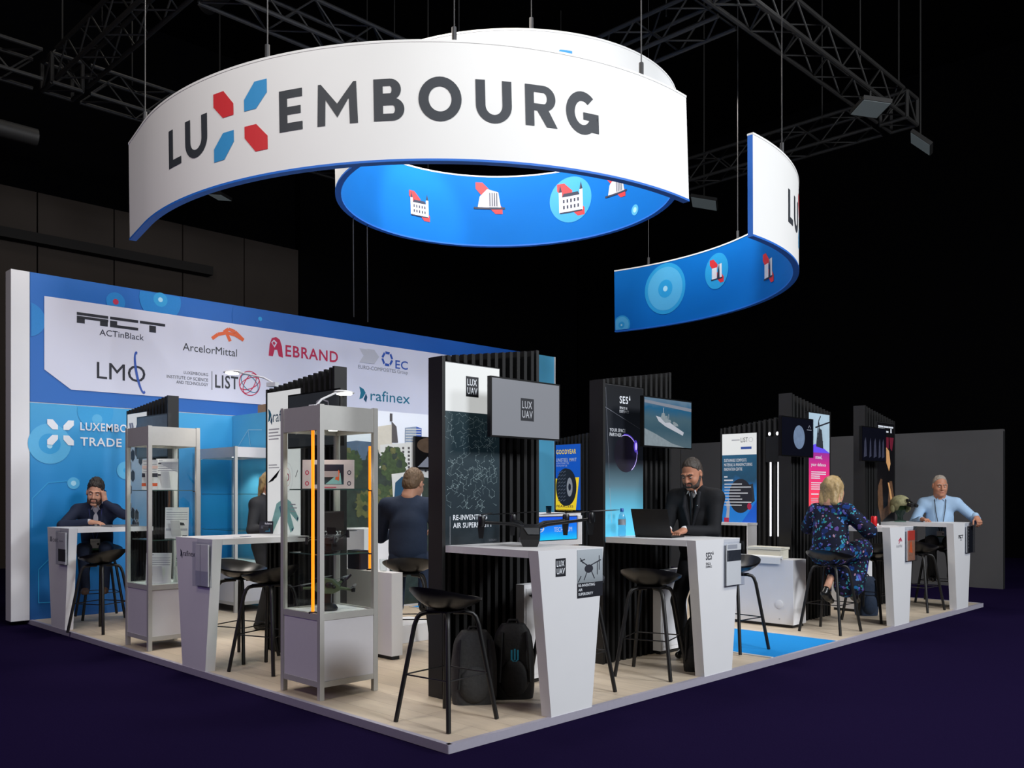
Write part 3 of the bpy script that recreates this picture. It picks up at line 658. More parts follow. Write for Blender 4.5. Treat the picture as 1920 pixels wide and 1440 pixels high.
# ================================================================== exhibitor stations: counter, slatted tower, monitor
def seed_pts(n, x0, y0, x1, y1, sd):
    r = random.Random(sd); return [(r.uniform(x0, x1), r.uniform(y0, y1)) for _ in range(n)]
POSTW = mat('backlit_white_poster', (176, 178, 178), .5, emit=.5, ecol=(240, 242, 240), noise=.01)
LOGOB = mat('logo_black_square', (24, 26, 34), .5, noise=.04)
def uav_logo(g, x, y, w, m, mw, z):
    """black square with two lines of white capitals, lower left at x,y"""
    h = w * 1.18; g.rect(x, y, x + w, y + h, m, z); g.text('LUX', x + .1 * w, y + .55 * h, x + .86 * w, y + .88 * h, mw, z + .0008, .03); g.text('UAV', x + .1 * w, y + .13 * h, x + .9 * w, y + .46 * h, mw, z + .0008, .03)
def place(loc, rz, p):
    c, s = math.cos(rz), math.sin(rz); return (loc[0] + c * p[0] - s * p[1], loc[1] + s * p[0] + c * p[1], loc[2] + (p[2] if len(p) > 2 else 0))
def counter(loc, rz, label, art, holder=True, leaf=None):
    t = thing('bar_counter', label, 'counter', loc, rz, 'white bar counters of the stations')
    bm = B(); prism(bm, [(-.205, .001), (.205, .001), (.33, 1.085), (-.33, 1.085)], 0, .085); ob('pedestal', bm, WHITE, t, bevel=.004)
    bm = B(); box(bm, -.33, .33, .086, .895, 1.037, 1.085); ob('tabletop', bm, WHITE, t, bevel=.004)
    if art:
        g = Gfx(); art(g); g.build('printed_logo', t, frame((0, -.0015, 0), (1, 0, 0), (0, 0, 1)))
    if holder:
        bm = B(); x0, x1, z0, z1 = .075, .325, .70, 1.06
        for q in ((x0, x1, -.048, -.045, z0, z1), (x0, x1, -.006, -.003, z0, z1 + .02), (x0, x0 + .003, -.045, -.006, z0, z1), (x1 - .003, x1, -.045, -.006, z0, z1), (x0, x1, -.048, -.003, z0 - .003, z0)): box(bm, *q)
        h = ob('brochure_holder', bm, ACRYL, t); h['label'] = 'clear acrylic leaflet box on the pedestal front'
        if leaf is not None:
            bm = B(); box(bm, x0 + .012, x1 - .02, -.026, -.016, z0 + .004, z1 - .02); lf = ob('leaflet_stack', bm, PAPER, h)
            g = Gfx(); leaf(g, x0 + .012, x1 - .02, z0 + .004, z1 - .02); g.build('leaflet_cover', h, frame((0, -.0265, 0), (1, 0, 0), (0, 0, 1)))
    return t
def tower(loc, rz, label, xa, xb, ha, hb, pa, pb, poster, zp0=1.04, zp1=2.385, deep=.15):
    t = thing('slatted_tower', label, 'display tower', loc, rz, 'black slatted towers')
    hz = lambda x: ha + (hb - ha) * (x - xa) / (xb - xa)
    y0, y1 = .90, .90 + deep
    bm = B(); prism(bm, [(xa + .002, .001), (xb - .002, .001), (xb - .002, hb - .03), (xa + .002, ha - .03)], y0 + .05, y0 + .09); ob('core_panel', bm, SLAT, t)
    bm = B()
    for a, b_, h in ((xa, xa + .03, ha), (xb - .03, xb, hb)): box(bm, a, b_, y0, y1, .001, h)
    ob('end_post', bm, BLACK, t, bevel=.003)
    bm = B(); n = int((xb - xa - .06) / .078); st = (xb - xa - .06) / n
    for i in range(n):
        x = xa + .03 + st * (i + .5); h = hz(x)
        inside = pa - .02 < x < pb + .02
        if inside:
            box(bm, x - .016, x + .016, y0 + .004, y0 + .05, .001, zp0 - .01); box(bm, x - .016, x + .016, y0 + .004, y0 + .05, zp1 + .012, h)
        else: box(bm, x - .016, x + .016, y0 + .004, y0 + .05, .001, h)
        box(bm, x - .016, x + .016, y0 + .09, y1 - .004, .001, h)
    ob('slat_panel', bm, SLAT, t)
    bm = B(); box(bm, pa, pb, y0 + .002, y0 + .05, zp0, zp1 + .006); f = ob('poster_frame', bm, mat('thin_grey_frame', (70, 70, 72), .4, .4, noise=.05), t)
    f['label'] = 'backlit poster in a thin frame'
    g = Gfx(); poster(g, pa + .006, zp0 + .004, pb - .006, zp1); g.build('poster_print', f, frame((0, y0 + .0005, 0), (1, 0, 0), (0, 0, 1)))
    return t
def monitor(loc, rz, label, cx, screen, w=.72, zc=2.07, y=.66, h=.415, wall=.90, turn=0., bo=0.):
    O = place(loc, rz, (cx, y, zc))
    t = thing('wall_monitor', label, 'monitor', O, rz + turn, 'flat monitors on the towers')
    bm = B(); box(bm, -w / 2 - .008, w / 2 + .008, .0, .035, -h / 2 - .008, h / 2 + .008); ob('housing', bm, SCRBLK, t, bevel=.004)
    g = Gfx(); screen(g, -w / 2 + .004, -h / 2 + .004, w / 2 - .004, h / 2 - .004); s = g.build('screen', t, frame((0, -.0012, 0), (1, 0, 0), (0, 0, 1)))
    bm = B(); box(bm, bo - .06, bo + .06, .036, .06, -.06, .06); box(bm, bo - .02, bo + .02, .06, wall - y - .001, -.02, .02); box(bm, bo - .05, bo + .05, wall - y - .012, wall - y - .001, -.1, .1); ob('bracket', bm, BLACK, t)
    return t
FY, FXR = 0., R(-90)
L_UAV, L_SES, L_STE, L_ACT = (1.087, 0, 0), (2.888, 0, 0), (6.66, 0, 0), (8.61, 0, 0)
L_RAF, L_EC = (0, 3.19, 0), (0, 6.365, 0)

# ---- near right corner station ------------------------------------------------
NETBG = ramp_mat('printed_network_dark', [(0, (16, 26, 32)), (.3, (22, 36, 44)), (.7, (30, 48, 56)), (1, (44, 62, 68))], 'Y', 1.0, 2.1, .4, emit=.25, noise=.3, nscale=3)
NETL = mat('printed_network_line', (116, 134, 138), .5, emit=.2, noise=.1)
def post_uav(g, x0, y0, x1, y1):
    ys = 2.04; g.rect(x0, ys, x1, y1, POSTW, 0); g.rect(x0, y0, x1, ys, NETBG, 0)
    uav_logo(g, (x0 + x1) / 2 - .065, 2.155, .125, LOGOB, WPRINT, .0006)
    r = random.Random(5); k = 0
    for i in range(150):
        x, y = r.uniform(x0 + .03, x1 - .04), r.uniform(1.33, 2.02); an = r.choice((30, 90, 150, 210, 270, 330)) + r.uniform(-12, 12)
        for j in range(r.randint(1, 4)):
            nx, ny = x + .034 * math.cos(R(an)), y + .034 * math.sin(R(an))
            if not (x0 + .01 < nx < x1 - .01 and 1.32 < ny < 2.03): break
            g.line((x, y), (nx, ny), .0017, NETL, .0006 + k * 2e-7); g.disc(nx, ny, .0042 if r.random() < .4 else .0024, NETL, .0009 + k * 2e-7, n=8); k += 1
            x, y = nx, ny; an += r.choice((60, -60))
    g.text('RE-INVENTING', x0 + .085, 1.262, x0 + .42, 1.30, WPRINT, .0008, .02); g.text('AIR SUPERIORITY', x0 + .085, 1.205, x0 + .475, 1.243, WPRINT, .0008, .02)
    g.rect(x0 + .055, 1.09, x0 + .058, 1.29, LGREY, .0008)
    g.text('LUXUAV', x0 + .44, 1.10, x0 + .52, 1.115, GREY, .0008)
tower(L_UAV, FY, 'tall black slatted tower with a white-topped dark network poster, nearest the front corner', -.357, .645, 2.425, 2.575, -.345, .215, post_uav)
TVG = mat('screen_grey_glow', (96, 98, 104), .3, emit=.3, ecol=(170, 173, 180), noise=.03, scale=1)
def scr_uav(g, x0, y0, x1, y1): g.rect(x0, y0, x1, y1, TVG, 0); uav_logo(g, -.065, -.085, .14, LOGOB, LGREY, .0006)
monitor(L_UAV, FY, 'flat monitor with a grey picture and small dark square logo', .255, scr_uav)
DRNP = ramp_mat('printed_drone_photo', [(0, (110, 116, 120)), (.35, (150, 158, 164)), (1, (176, 184, 190))], 'Y', .8, 1.06, .5)
def art_uav(g):
    uav_logo(g, -.165, .775 + .135, .1, LOGOB, WPRINT, .0)
    x0, x1, z0, z1 = .05, .318, .752, 1.075
    g.rect(x0, z0 + .1, x1, z1, DRNP, .0004); g.rect(x0, z0, x1, z0 + .1, LOGOB, .0004)
    for i, s_ in enumerate(('RE-INVENTING', 'AIR', 'SUPERIORITY')): g.text(s_, x0 + .012, z0 + .075 - i * .029, None, z0 + .093 - i * .029, WPRINT, .0008, .02)
    g.disc(.17, .945, .045, INK, .0008, ry=.028)
    for a, b_ in (((.17, .96), (.09, 1.0)), ((.17, .96), (.25, .985)), ((.16, .94), (.12, .87)), ((.19, .94), (.23, .875)), ((.08, 1.0), (.13, 1.01)), ((.25, .985), (.3, 1.0)), ((.26, .985), (.26, .9)), ((.09, .9), (.06, .86)), ((.08, 1.02), (.11, .985)), ((.28, 1.03), (.28, .93))): g.line(a, b_, .008, INK, .0009)
counter(L_UAV, FY, 'white counter nearest the front corner, square black logo on its pedestal', art_uav, holder=False)
# ---- second station: man at the laptop ---------------------------------------
SPACE = ramp_mat('printed_space_gradient', [(0, (84, 190, 226)), (.18, (92, 182, 212)), (.38, (80, 108, 120)), (.52, (28, 32, 40)), (1, (18, 20, 24))], 'Y', 1.0, 2.39, .35, emit=.4)
PLAN = ramp_mat('printed_planet', [(0, (30, 28, 38)), (.5, (40, 34, 60)), (.8, (64, 52, 120)), (1, (110, 90, 200))], 'X', -.08, .2, .4, emit=.2, noise=.5, nscale=14)
VIO = mat('printed_violet_glow', (84, 62, 196), .5, emit=.7, noise=.1); VIO2 = mat('printed_lilac_glow', (196, 176, 250), .5, emit=1.0, noise=.05)
def post_ses(g, x0, y0, x1, y1):
    g.rect(x0, y0, x1, y1, SPACE, 0); X = lambda f: x0 + (x1 - x0) * f
    g.text('SES', X(.38), 2.235, X(.60), 2.30, WPRINT, .0008, .03); g.poly([(X(.62), 2.27), (X(.66), 2.27), (X(.64), 2.315)], WPRINT, .0008)
    g.text('SPACE &', X(.38), 2.185, X(.58), 2.208, WPRINT, .0008, .02); g.text('DEFENCE', X(.38), 2.155, X(.62), 2.178, WPRINT, .0008, .02)
    g.text('YOUR SPACE', X(.13), 1.985, X(.53), 2.015, WPRINT, .0008, .02); g.text('PARTNER', X(.13), 1.945, X(.43), 1.975, WPRINT, .0008, .02)
    cx, cy = X(.54), 1.80
    for i, (r, m) in enumerate(((.16, VIO),)): g.ring(cx, cy, .168, .168, .012, VIO, .0006, a0=0, a1=100); g.ring(cx, cy, .162, .162, .005, VIO2, .0009, a0=-60, a1=110)
    g.disc(cx, cy, .162, PLAN, .0007, n=40); g.disc(X(.80), 1.87, .028, VIO, .001, ry=.055); g.disc(X(.81), 1.87, .014, VIO2, .0011, ry=.035)
    g.line((X(.02), 2.19), (X(.96), 2.02), .004, GREY, .0008); g.line((X(.03), 2.36), (X(.13), 1.5), .003, GREY, .0008); g.line((X(.13), 1.5), (X(.18), 1.2), .003, LGREY, .0008)
tower(L_SES, FY, 'tall black slatted tower with a space planet poster, behind the man in the black suit', -.357, .645, 2.425, 2.575, -.345, .215, post_ses)
SEA = ramp_mat('screen_sea', [(0, (74, 92, 100)), (.35, (50, 76, 88)), (.6, (60, 84, 94)), (.8, (28, 80, 110)), (1, (86, 108, 126))], 'Y', -.2, .2, .3, emit=.22, noise=.2, nscale=9)
WAKE = mat('screen_wake', (120, 130, 134), .3, emit=.2, noise=.3, scale=30)
def scr_ses(g, x0, y0, x1, y1):
    g.rect(x0, y0, x1, y1, SEA, 0); g.poly([(x0, y0 + .0), (.25, y0), (.05, -.175), (-.2, -.1), (x0, -.06)], WAKE, .0005)
    g.poly([(-.19, .055), (-.15, .01), (-.05, -.03), (.22, -.10), (.235, -.07), (.12, -.03), (.0, .015), (-.12, .045)], LGREY, .0008); g.poly([(-.12, .04), (-.1, .085), (-.06, .085), (-.05, .06), (-.02, .065), (-.01, .035), (.03, .03), (.04, .01), (-.05, .0)], WAKE, .0009); g.poly([(.06, .01), (.08, .02), (.14, .0), (.15, -.02), (.08, -.02)], WAKE, .0009)
    g.line((-.08, .08), (-.077, .13), .006, LGREY, .001); g.line((.0, .04), (.002, .08), .005, LGREY, .001); g.poly([(x0, .16), (x1, .12), (x1, .15), (x0, .185)], GREY, .0006)
monitor(L_SES, FY, 'flat monitor showing a ship at sea', .255, scr_ses, h=.42)
LEAFD = mat('leaflet_dark_photo', (46, 50, 58), .5, noise=.5, scale=30)
def art_ses(g):
    g.text('SES', -.185, .925, -.10, .985, INK, 0, .03); g.poly([(-.092, .965), (-.074, .965), (-.083, .995)], INK, 0); g.text('SPACE &', -.185, .885, -.115, .905, INK, 0, .01); g.text('DEFENCE', -.185, .862, -.10, .88, INK, 0, .01)
def leaf_ses(g, x0, x1, z0, z1): g.rect(x0, z1 - .14, x1, z1 - .05, LEAFD, 0); g.rect(x0 + .01, z1 - .04, x1 - .06, z1 - .005, LGREY, 0)
counter(L_SES, FY, 'white counter carrying the open laptop, short black letters on its pedestal', art_ses, leaf=leaf_ses)
# ---- third station: woman in the floral dress --------------------------------
MAG = ramp_mat('printed_magenta_red', [(0, (250, 96, 92)), (.4, (240, 62, 84)), (.75, (200, 44, 120)), (1, (110, 44, 140))], 'Y', 1.0, 2.0, .4, emit=.4)
SKY2 = mat('printed_grey_sky', (160, 182, 196), .5, emit=.3, noise=.25, scale=4)
def post_ste(g, x0, y0, x1, y1):
    g.rect(x0, y0, x1, 1.93, MAG, 0); g.rect(x0, 1.93, x1, y1, SKY2, 0); X = lambda f: x0 + (x1 - x0) * f
    g.poly([(x0, 1.93), (x0, 1.99), (X(.3), 2.03), (X(.6), 2.0), (x1, 1.93)], VIO, .0004)
    for a, b_ in (((.35, 2.0), (.45, 2.3)), ((.45, 2.3), (.6, 2.02)), ((.3, 2.22), (.98, 2.3)), ((.4, 2.15), (.62, 2.15)), ((.38, 2.1), (.66, 2.06)), ((.45, 2.3), (.55, 2.36))): g.line((X(a[0]), a[1]), (X(b_[0]), b_[1]), .018, INK, .0006)
    g.poly([(X(.36), 2.0), (X(.68), 1.98), (X(.6), 2.2), (X(.46), 2.22)], LEAFD, .0007)
    g.text('steel,', X(.3), 1.85, X(.62), 1.90, WPRINT, .0008, .02); g.text('your defence', X(.1), 1.76, X(.8), 1.81, WPRINT, .0008, .02)
    r = random.Random(2)
    for k in range(8): bars(g, X(.1), 1.71 - k * .024 - (.03 if k > 3 else 0), X(.82), 1, 1, .011, WPRINT, .0008, r)
    g.rect(X(.1), 1.44, X(.45), 1.455, WPRINT, .0008)
    for k in range(4): bars(g, X(.1), 1.40 - k * .02, X(.5), 1, 1, .008, CHEV, .0008, r)
    g.disc(X(.72), 1.40, .05, WPRINT, .0008); g.poly([(X(.66), 1.36), (X(.9), 1.3), (X(.85), 1.25), (X(.62), 1.3)], WPRINT, .0008)
tower(L_STE, FY, 'slatted tower with a pink and red poster, behind the woman in the floral dress', -.81, .17, 2.575, 2.425, -.39, .158, post_ste)
GLB = mat('screen_globe', (100, 116, 140), .3, emit=.35, noise=.4, scale=14); DKS = mat('screen_dark_blue', (12, 13, 22), .15, emit=.3, noise=.2, scale=4)
def scr_ste(g, x0, y0, x1, y1):
    g.rect(x0, y0, x1, y1, DKS, 0); g.disc(.03, .0, .13, GLB, .0006, n=36)
    g.line((.24, .11), (.27, .14), .01, GREY, .0006); g.line((.27, .14), (.3, .11), .01, GREY, .0006); g.rect(.21, .085, .32, .095, GREY, .0006)
monitor(L_STE, FY, 'dark flat monitor showing a blue globe', -.93, scr_ste, y=.76, bo=.2)
def art_ste(g):
    for i, (a, b_) in enumerate((((-.10, .93), (-.04, .965)), ((-.04, .965), (.0, .925)), ((-.05, .96), (-.03, .92)), ((-.09, .9), (-.05, .95)))): g.line(a, b_, .012, CRIM, i * 1e-4)
    g.text('ArcelorMittal', -.16, .86, .0, .895, LGREY, 0)
LRED = mat('leaflet_red', (208, 70, 56), .5, noise=.1); LBRN = mat('leaflet_brown_photo', (170, 120, 96), .5, noise=.5, scale=40)
def leaf_ste(g, x0, x1, z0, z1): g.rect(x0, z1 - .11, x1, z1, LRED, 0); g.rect(x0, z0, x1, z1 - .11, LBRN, 0); g.poly([(x0 + .05, z0 + .1), (x0 + .15, z0 + .08), (x0 + .12, z0 + .22), (x0 + .08, z0 + .2)], ORNG, .0003)
counter(L_STE, FY, 'white counter with a red and brown leaflet on its pedestal, before the floral dress', art_ste, leaf=leaf_ste)
# ---- fourth station: helmet and the man in the blue shirt -----------------------
DKP = mat('printed_near_black', (16, 15, 18), .35, emit=.1, noise=.3, scale=5); SKINP = mat('printed_soldier_skin', (196, 146, 96), .5, emit=.25, noise=.3, scale=25); CAMO = mat('printed_camouflage', (96, 68, 48), .5, emit=.12, noise=.8, scale=22)
MAROON = mat('printed_maroon', (96, 20, 40), .5, emit=.3, noise=.2)
def post_act(g, x0, y0, x1, y1):
    g.rect(x0, y0, x1, y1, DKP, 0); X = lambda f: x0 + (x1 - x0) * f
    bar_logo(g, X(.06), 2.26, (x1 - x0) * .86, .085, WPRINT, .0006)
    g.rect(X(.36), 2.05, X(.66), 2.2, MAROON, .0005); g.poly([(X(.7), 2.2), (X(.95), 2.2), (X(.85), 2.02), (X(.75), 2.05)], MAROON, .0005)
    g.poly([(X(.4), 1.98), (X(.5), 2.07), (X(.68), 2.02), (X(.76), 1.85), (X(.68), 1.75), (X(.52), 1.86)], SKINP, .0007)
    g.poly([(X(.05), 1.55), (X(.2), 1.65), (X(.5), 1.62), (X(.85), 1.62), (X(.97), 1.4), (X(.8), 1.2), (X(.3), 1.1), (X(.1), 1.25)], CAMO, .0006)
    g.poly([(X(.32), 1.86), (X(.5), 1.82), (X(.74), 1.72), (X(.6), 1.3), (X(.35), 1.25), (X(.28), 1.6)], DKP, .0008)
    g.poly([(X(.6), 1.6), (X(.68), 1.6), (X(.9), 1.35), (X(.8), 1.33)], SKINP, .0009); g.poly([(X(.03), 1.5), (X(.14), 1.5), (X(.3), 1.1), (X(.24), 1.06), (X(.05), 1.3)], CAMO, .0009)
tower(L_ACT, FY, 'rightmost slatted tower with a dark poster of a soldier', -.81, .15, 2.575, 2.425, -.44, .138, post_act)
DIM = mat('screen_dim_figures', (54, 56, 72), .3, emit=.25, noise=.5, scale=20)
def scr_act(g, x0, y0, x1, y1):
    g.rect(x0, y0, x1, y1, DKS, 0)
    for i, (x, w_) in enumerate(((-.27, .09), (-.12, .06), (.02, .09), (.16, .07), (.27, .08))): g.poly([(x - w_ / 2, -.17), (x + w_ / 2, -.15), (x + w_ * .3, .02), (x + w_ * .1, .08), (x - w_ * .3, .03)], DIM, .0006)
monitor(L_ACT, FY, 'dark flat monitor with dim figures, above the rightmost counter', -.86, scr_act, y=.76, bo=.2)
def art_act(g): bar_logo(g, -.15, .89, .17, .045, INK, 0); g.rect(-.09, .865, -.03, .875, GREY, 0)
def leaf_act(g, x0, x1, z0, z1):
    g.rect(x0, z0, x1, z1, LOGOB, 0)
    for k in range(7): g.disc(x0 + .06, z1 - .03 - k * .04, .007, LGREY, .0003)
counter(L_ACT, FY, 'rightmost white counter with a black leaflet, in front of the man in the blue shirt', art_act, leaf=leaf_act)
# ---- left edge, station with the white technical poster -------------------------
TEAL2 = mat('printed_pale_teal_part', (128, 176, 172), .5, emit=.15, noise=.35, scale=18)
def post_raf(g, x0, y0, x1, y1):
    g.rect(x0, y0, x1, y1, POSTW, 0); X = lambda f: x0 + (x1 - x0) * f
    fin(g, lambda px, py: (X(.04) + px * .0052, 2.24 - py * .0052), 0, 0, 1, TEAL, DTEAL, .0008)
    g.text('rafinex', X(.19), 2.11, X(.86), 2.215, DTEAL, .0008)
    r = random.Random(4)
    for k in range(4): bars(g, X(.06), 2.05 - k * .03, X(.55), 1, 1, .012, LGREY, .0008, r)
    for k in range(2): bars(g, X(.06), 1.72 - k * .025, X(.5), 1, 1, .009, LGREY, .0008, r)
    g.poly([(X(.03), 1.55), (X(.2), 1.57), (X(.5), 1.72), (X(.42), 1.68), (X(.3), 1.6), (X(.22), 1.585)], INK, .0008)
    g.ring(X(.62), 1.6, .09, .13, .003, CHEV, .0008); g.ring(X(.62), 1.6, .05, .08, .003, RED, .0009); g.ring(X(.62), 1.6, .025, .03, .012, CRIM, .001); g.line((X(.86), 1.6), (X(.92), 1.66), .008, INK, .0008)
    g.poly([(X(.3), 1.36), (X(.55), 1.42), (X(.72), 1.38), (X(.95), 1.24), (X(.92), 1.2), (X(.7), 1.28), (X(.82), 1.14), (X(.72), 1.1), (X(.56), 1.26), (X(.4), 1.24), (X(.2), 1.1), (X(.1), 1.13)], TEAL2, .0008)
    g.poly([(X(.38), 1.33), (X(.58), 1.38), (X(.56), 1.28), (X(.42), 1.27)], TEAL, .0009)
    for f_, z in ((.14, 1.13), (.77, 1.13), (.92, 1.23)): g.disc(X(f_), z, .013, DTEAL, .001)
    for k in range(3): bars(g, X(.3), 1.085 - k * .022, X(.85), 1, 1, .009, LGREY, .0008, r)
    for k in range(3): bars(g, X(.7), 1.36 - k * .03, X(.95), 1, 1, .01, LGREY, .0011, r)
tower(L_RAF, FXR, 'slatted tower with a white technical poster, behind the taller front showcase', -.41, .71, 2.42, 2.53, -.398, .19, post_raf, deep=.125)
TVD = mat('screen_dark_grey', (52, 56, 60), .25, emit=.22, noise=.15, scale=3)
def scr_raf(g, x0, y0, x1, y1):
    g.rect(x0, y0, x1, y1, TVD, 0)
    for a, b_ in (((-.05, .05), (.05, .1)), ((.05, .1), (.2, .08)), ((.2, .08), (.24, .0)), ((.05, .1), (.05, .0)), ((.2, .08), (.2, -.02)), ((-.05, .05), (-.1, -.02)), ((-.1, -.02), (.24, .0)), ((.05, .14), (.12, .16)), ((.12, .16), (.22, .13)), ((.05, .14), (.05, .1)), ((.22, .13), (.22, .06))): g.line(a, b_, .012, LGREY, .0006)
monitor(L_RAF, FXR, 'dark grey flat monitor above the taller front showcase, showing a wire frame drawing', .76, scr_raf, w=.76, h=.44, zc=2.06, bo=-.2)
def art_raf(g): fin(g, lambda px, py: (-.24 + px * .0026, .985 - py * .0026), 0, 0, 1, NAVY, NAVY, 0); g.text('rafinex', -.19, .93, .03, .975, NAVY, 0)
def leaf_clear(g, x0, x1, z0, z1): g.rect(x0, z0, x1, z0 + .12, CHEV, 0); g.rect(x0 + .08, z0, x0 + .09, z1, LGREY, .0003)
counter(L_RAF, FXR, 'white counter at the left edge between the two front showcases', art_raf, leaf=leaf_clear)
# ---- left edge, far station: man on the phone -----------------------------------
HEXBG = ramp_mat('printed_pale_blue', [(0, (96, 160, 204)), (1, (206, 220, 234))], 'Y', 1.0, 2.0, .45, emit=.3)
HEXP = mat('printed_machine_photo', (92, 96, 98), .5, noise=.8, scale=28)
def post_ec(g, x0, y0, x1, y1):
    g.rect(x0, y0, x1, y1, HEXBG, 0); g.rect(x0, 2.12, x1, y1, POSTW, .0003); X = lambda f: x0 + (x1 - x0) * f
    for k in (0, .06): g.poly([(X(.1) + k, 2.28), (X(.1) + k + .05, 2.28), (X(.1) + k + .075, 2.23), (X(.1) + k + .05, 2.18), (X(.1) + k, 2.18), (X(.1) + k + .025, 2.23)], CHEV, .0006)
    for i in range(6):
        p = lambda r, d: (X(.58) + r * math.cos(R(i * 60 + d)), 2.2 + r * math.sin(R(i * 60 + d)))
        g.poly([p(.07, 4), p(.07, 50), p(.048, 56), p(.048, 0)], COBALT, .0006)
    g.text('EC', X(.74), 2.13, X(.95), 2.2, COBALT, .0006, .01)
    for fx, z in ((.12, 2.02), (.3, 1.9), (.12, 1.78), (.3, 1.66), (.14, 1.5), (.12, 1.3), (.3, 1.22), (.5, 1.2), (.36, 1.08), (.52, 1.0 + .08), (.5, 1.95), (.7, 1.85)):
        g.poly([(X(fx) + .07 * math.cos(R(60 * i + 30)) * .9, z + .075 * math.sin(R(60 * i + 30))) for i in range(6)], HEXP, .0006); g.ring(X(fx), z, .072, .08, .008, WPRINT, .0007, n=6, rot=30)
tower(L_EC, FXR, 'farthest left slatted tower, above the far front showcase', -.42, .69, 2.43, 2.53, -.408, .15, post_ec, deep=.125)
def scr_ec(g, x0, y0, x1, y1): g.rect(x0, y0, x1, y1, mat('screen_ship_grey', (70, 84, 98), .25, emit=.25, noise=.4, scale=10), 0)
monitor(L_EC, FXR, 'small looking grey blue monitor on the farthest left tower', .84, scr_ec, w=.76, h=.44, zc=2.06, bo=-.25)
def art_ec(g):
    g.text('OEC', -.16, .93, .02, .965, NAVY, 0); g.rect(-.24, .93, -.18, .985, GREY, 0)
def leaf_ec(g, x0, x1, z0, z1): g.rect(x0, z0 + .03, x1, z0 + .16, LEAFD, 0); g.rect(x0 + .02, z1 - .1, x1 - .08, z1 - .085, LGREY, 0)
counter(L_EC, FXR, 'farthest left white counter where the man on the phone sits', art_ec, leaf=leaf_ec)

# ---- stations on the far edge -----------------------------------------------
TIRE = mat('printed_tyre_rubber', (38, 38, 40), .5, emit=.05, noise=.5, scale=40); YEL = mat('printed_yellow', (250, 214, 32), .5, emit=.35, noise=.02); GYB = mat('printed_royal_blue', (14, 84, 186), .5, emit=.35, noise=.03); RIM = mat('printed_wheel_rim', (168, 170, 172), .5, emit=.1, noise=.4, scale=30)
def post_gy(g, x0, y0, x1, y1):
    y0, y1 = 1.104, 2.385
    g.rect(x0, y0, x1, y1, GYB, 0); X = lambda f: x0 + (x1 - x0) * f
    g.poly([(x0, y0), (X(.82), y0), (X(.95), 1.74), (x0, 1.72)], YEL, .0004)
    g.text('GOODYEAR', X(.05), 2.2, X(.83), 2.29, YEL, .0008, .04); g.text('UNISTEEL MW/T', X(.05), 2.05, X(.85), 2.12, WPRINT, .0008, .04); g.text('ULTRA STRONG TYRE', X(.05), 2.0, X(.55), 2.035, WPRINT, .0008); g.text('FOR MILITARY USE', X(.05), 1.955, X(.48), 1.985, WPRINT, .0008)
    g.disc(X(.42), 1.55, .22, TIRE, .0008, ry=.37, n=40); g.disc(X(.5), 1.55, .2, TIRE, .001, ry=.36, n=40); g.disc(X(.58), 1.55, .075, INK, .0012, ry=.2); g.disc(X(.58), 1.55, .066, RIM, .0014, ry=.185); g.disc(X(.58), 1.55, .03, INK, .0016, ry=.07)
    for k in range(9):
        for j in range(3):
            z = 1.27 + k * .07; g.poly([(X(.11 + .11 * j), z), (X(.2 + .11 * j), z + .03), (X(.2 + .11 * j), z + .045), (X(.11 + .11 * j), z + .015)], GREY, .0015)
    g.text('FEARLESS', X(.06), 1.15, X(.72), 1.2, INK, .0008, .03); g.text('PERFORMANCE', X(.06), 1.08, X(.7), 1.12, mat('printed_dull_gold', (206, 172, 40), .5, noise=.05), .0008)
    g.v = [(x, 1.174 + (y - 1.104) * (2.30 - 1.174) / 1.281, z) for x, y, z in g.v]
L_GY, L_LI = (7.3, 6.21, 0), (7.3, 2.92, 0)
tower(L_GY, FXR, 'far black slatted tower with a blue and yellow tyre poster, by the cyan wall end', -.34, .95, 2.40, 2.54, -.33, .26, post_gy, zp0=1.17, zp1=2.30)
LISTB = ramp_mat('printed_blue_lab', [(0, (24, 112, 190)), (.35, (30, 120, 200)), (.6, (24, 66, 92)), (1, (28, 84, 116))], 'Y', 1.0, 2.1, .45, emit=.35, noise=.35, nscale=5)
def post_list(g, x0, y0, x1, y1):
    g.rect(x0, y0, x1, 2.02, LISTB, 0); g.rect(x0, 2.02, x1, y1, POSTW, 0); X = lambda f: x0 + (x1 - x0) * f
    g.text('LIST', X(.56), 2.20, X(.76), 2.27, CHAR, .0008); g.ring(X(.84), 2.235, .032, .032, .005, LGREY, .0008); g.rect(X(.3), 2.23, X(.53), 2.245, LGREY, .0008); g.rect(X(.56), 2.10, X(.86), 2.135, COBALT, .0008)
    for i, s_ in enumerate(('SUSTAINABLE COMPOSITE', 'MATERIALS & MANUFACTURING', 'INNOVATION CENTRE')): g.text(s_, X(.08), 1.92 - i * .065, X((.72, .88, .6)[i]), 1.965 - i * .065, WPRINT, .0008, .05)
    r = random.Random(8); bars(g, X(.08), 1.71, X(.18), 1, 1, .02, WPRINT, .0008); bars(g, X(.08), 1.66, X(.34), 1, 1, .02, WPRINT, .0008)
    for k in range(8): bars(g, X(.09), 1.60 - k * .044, X(.86), 1, 1, .014, WPRINT, .0012, r)
    g.disc(X(.55), 1.42, .19, INK, .0006, ry=.25); g.poly([(X(.3), 1.5), (X(.9), 1.6), (X(.95), 1.35), (X(.6), 1.2), (X(.35), 1.3)], LEAFD, .0005)
    g.poly([(X(.12), 1.05), (X(.22), 1.05), (X(.25), 1.28), (X(.22), 1.36), (X(.14), 1.33), (X(.16), 1.22)], CHEV, .0009); g.rect(X(.08), 1.005, X(.22), 1.1, CRIM, .001); g.poly([(X(.55), 1.01), (x1, 1.01), (x1, 1.35)], GYB, .0009); g.disc(X(.8), 1.27, .035, CRIM, .001, ry=.05)
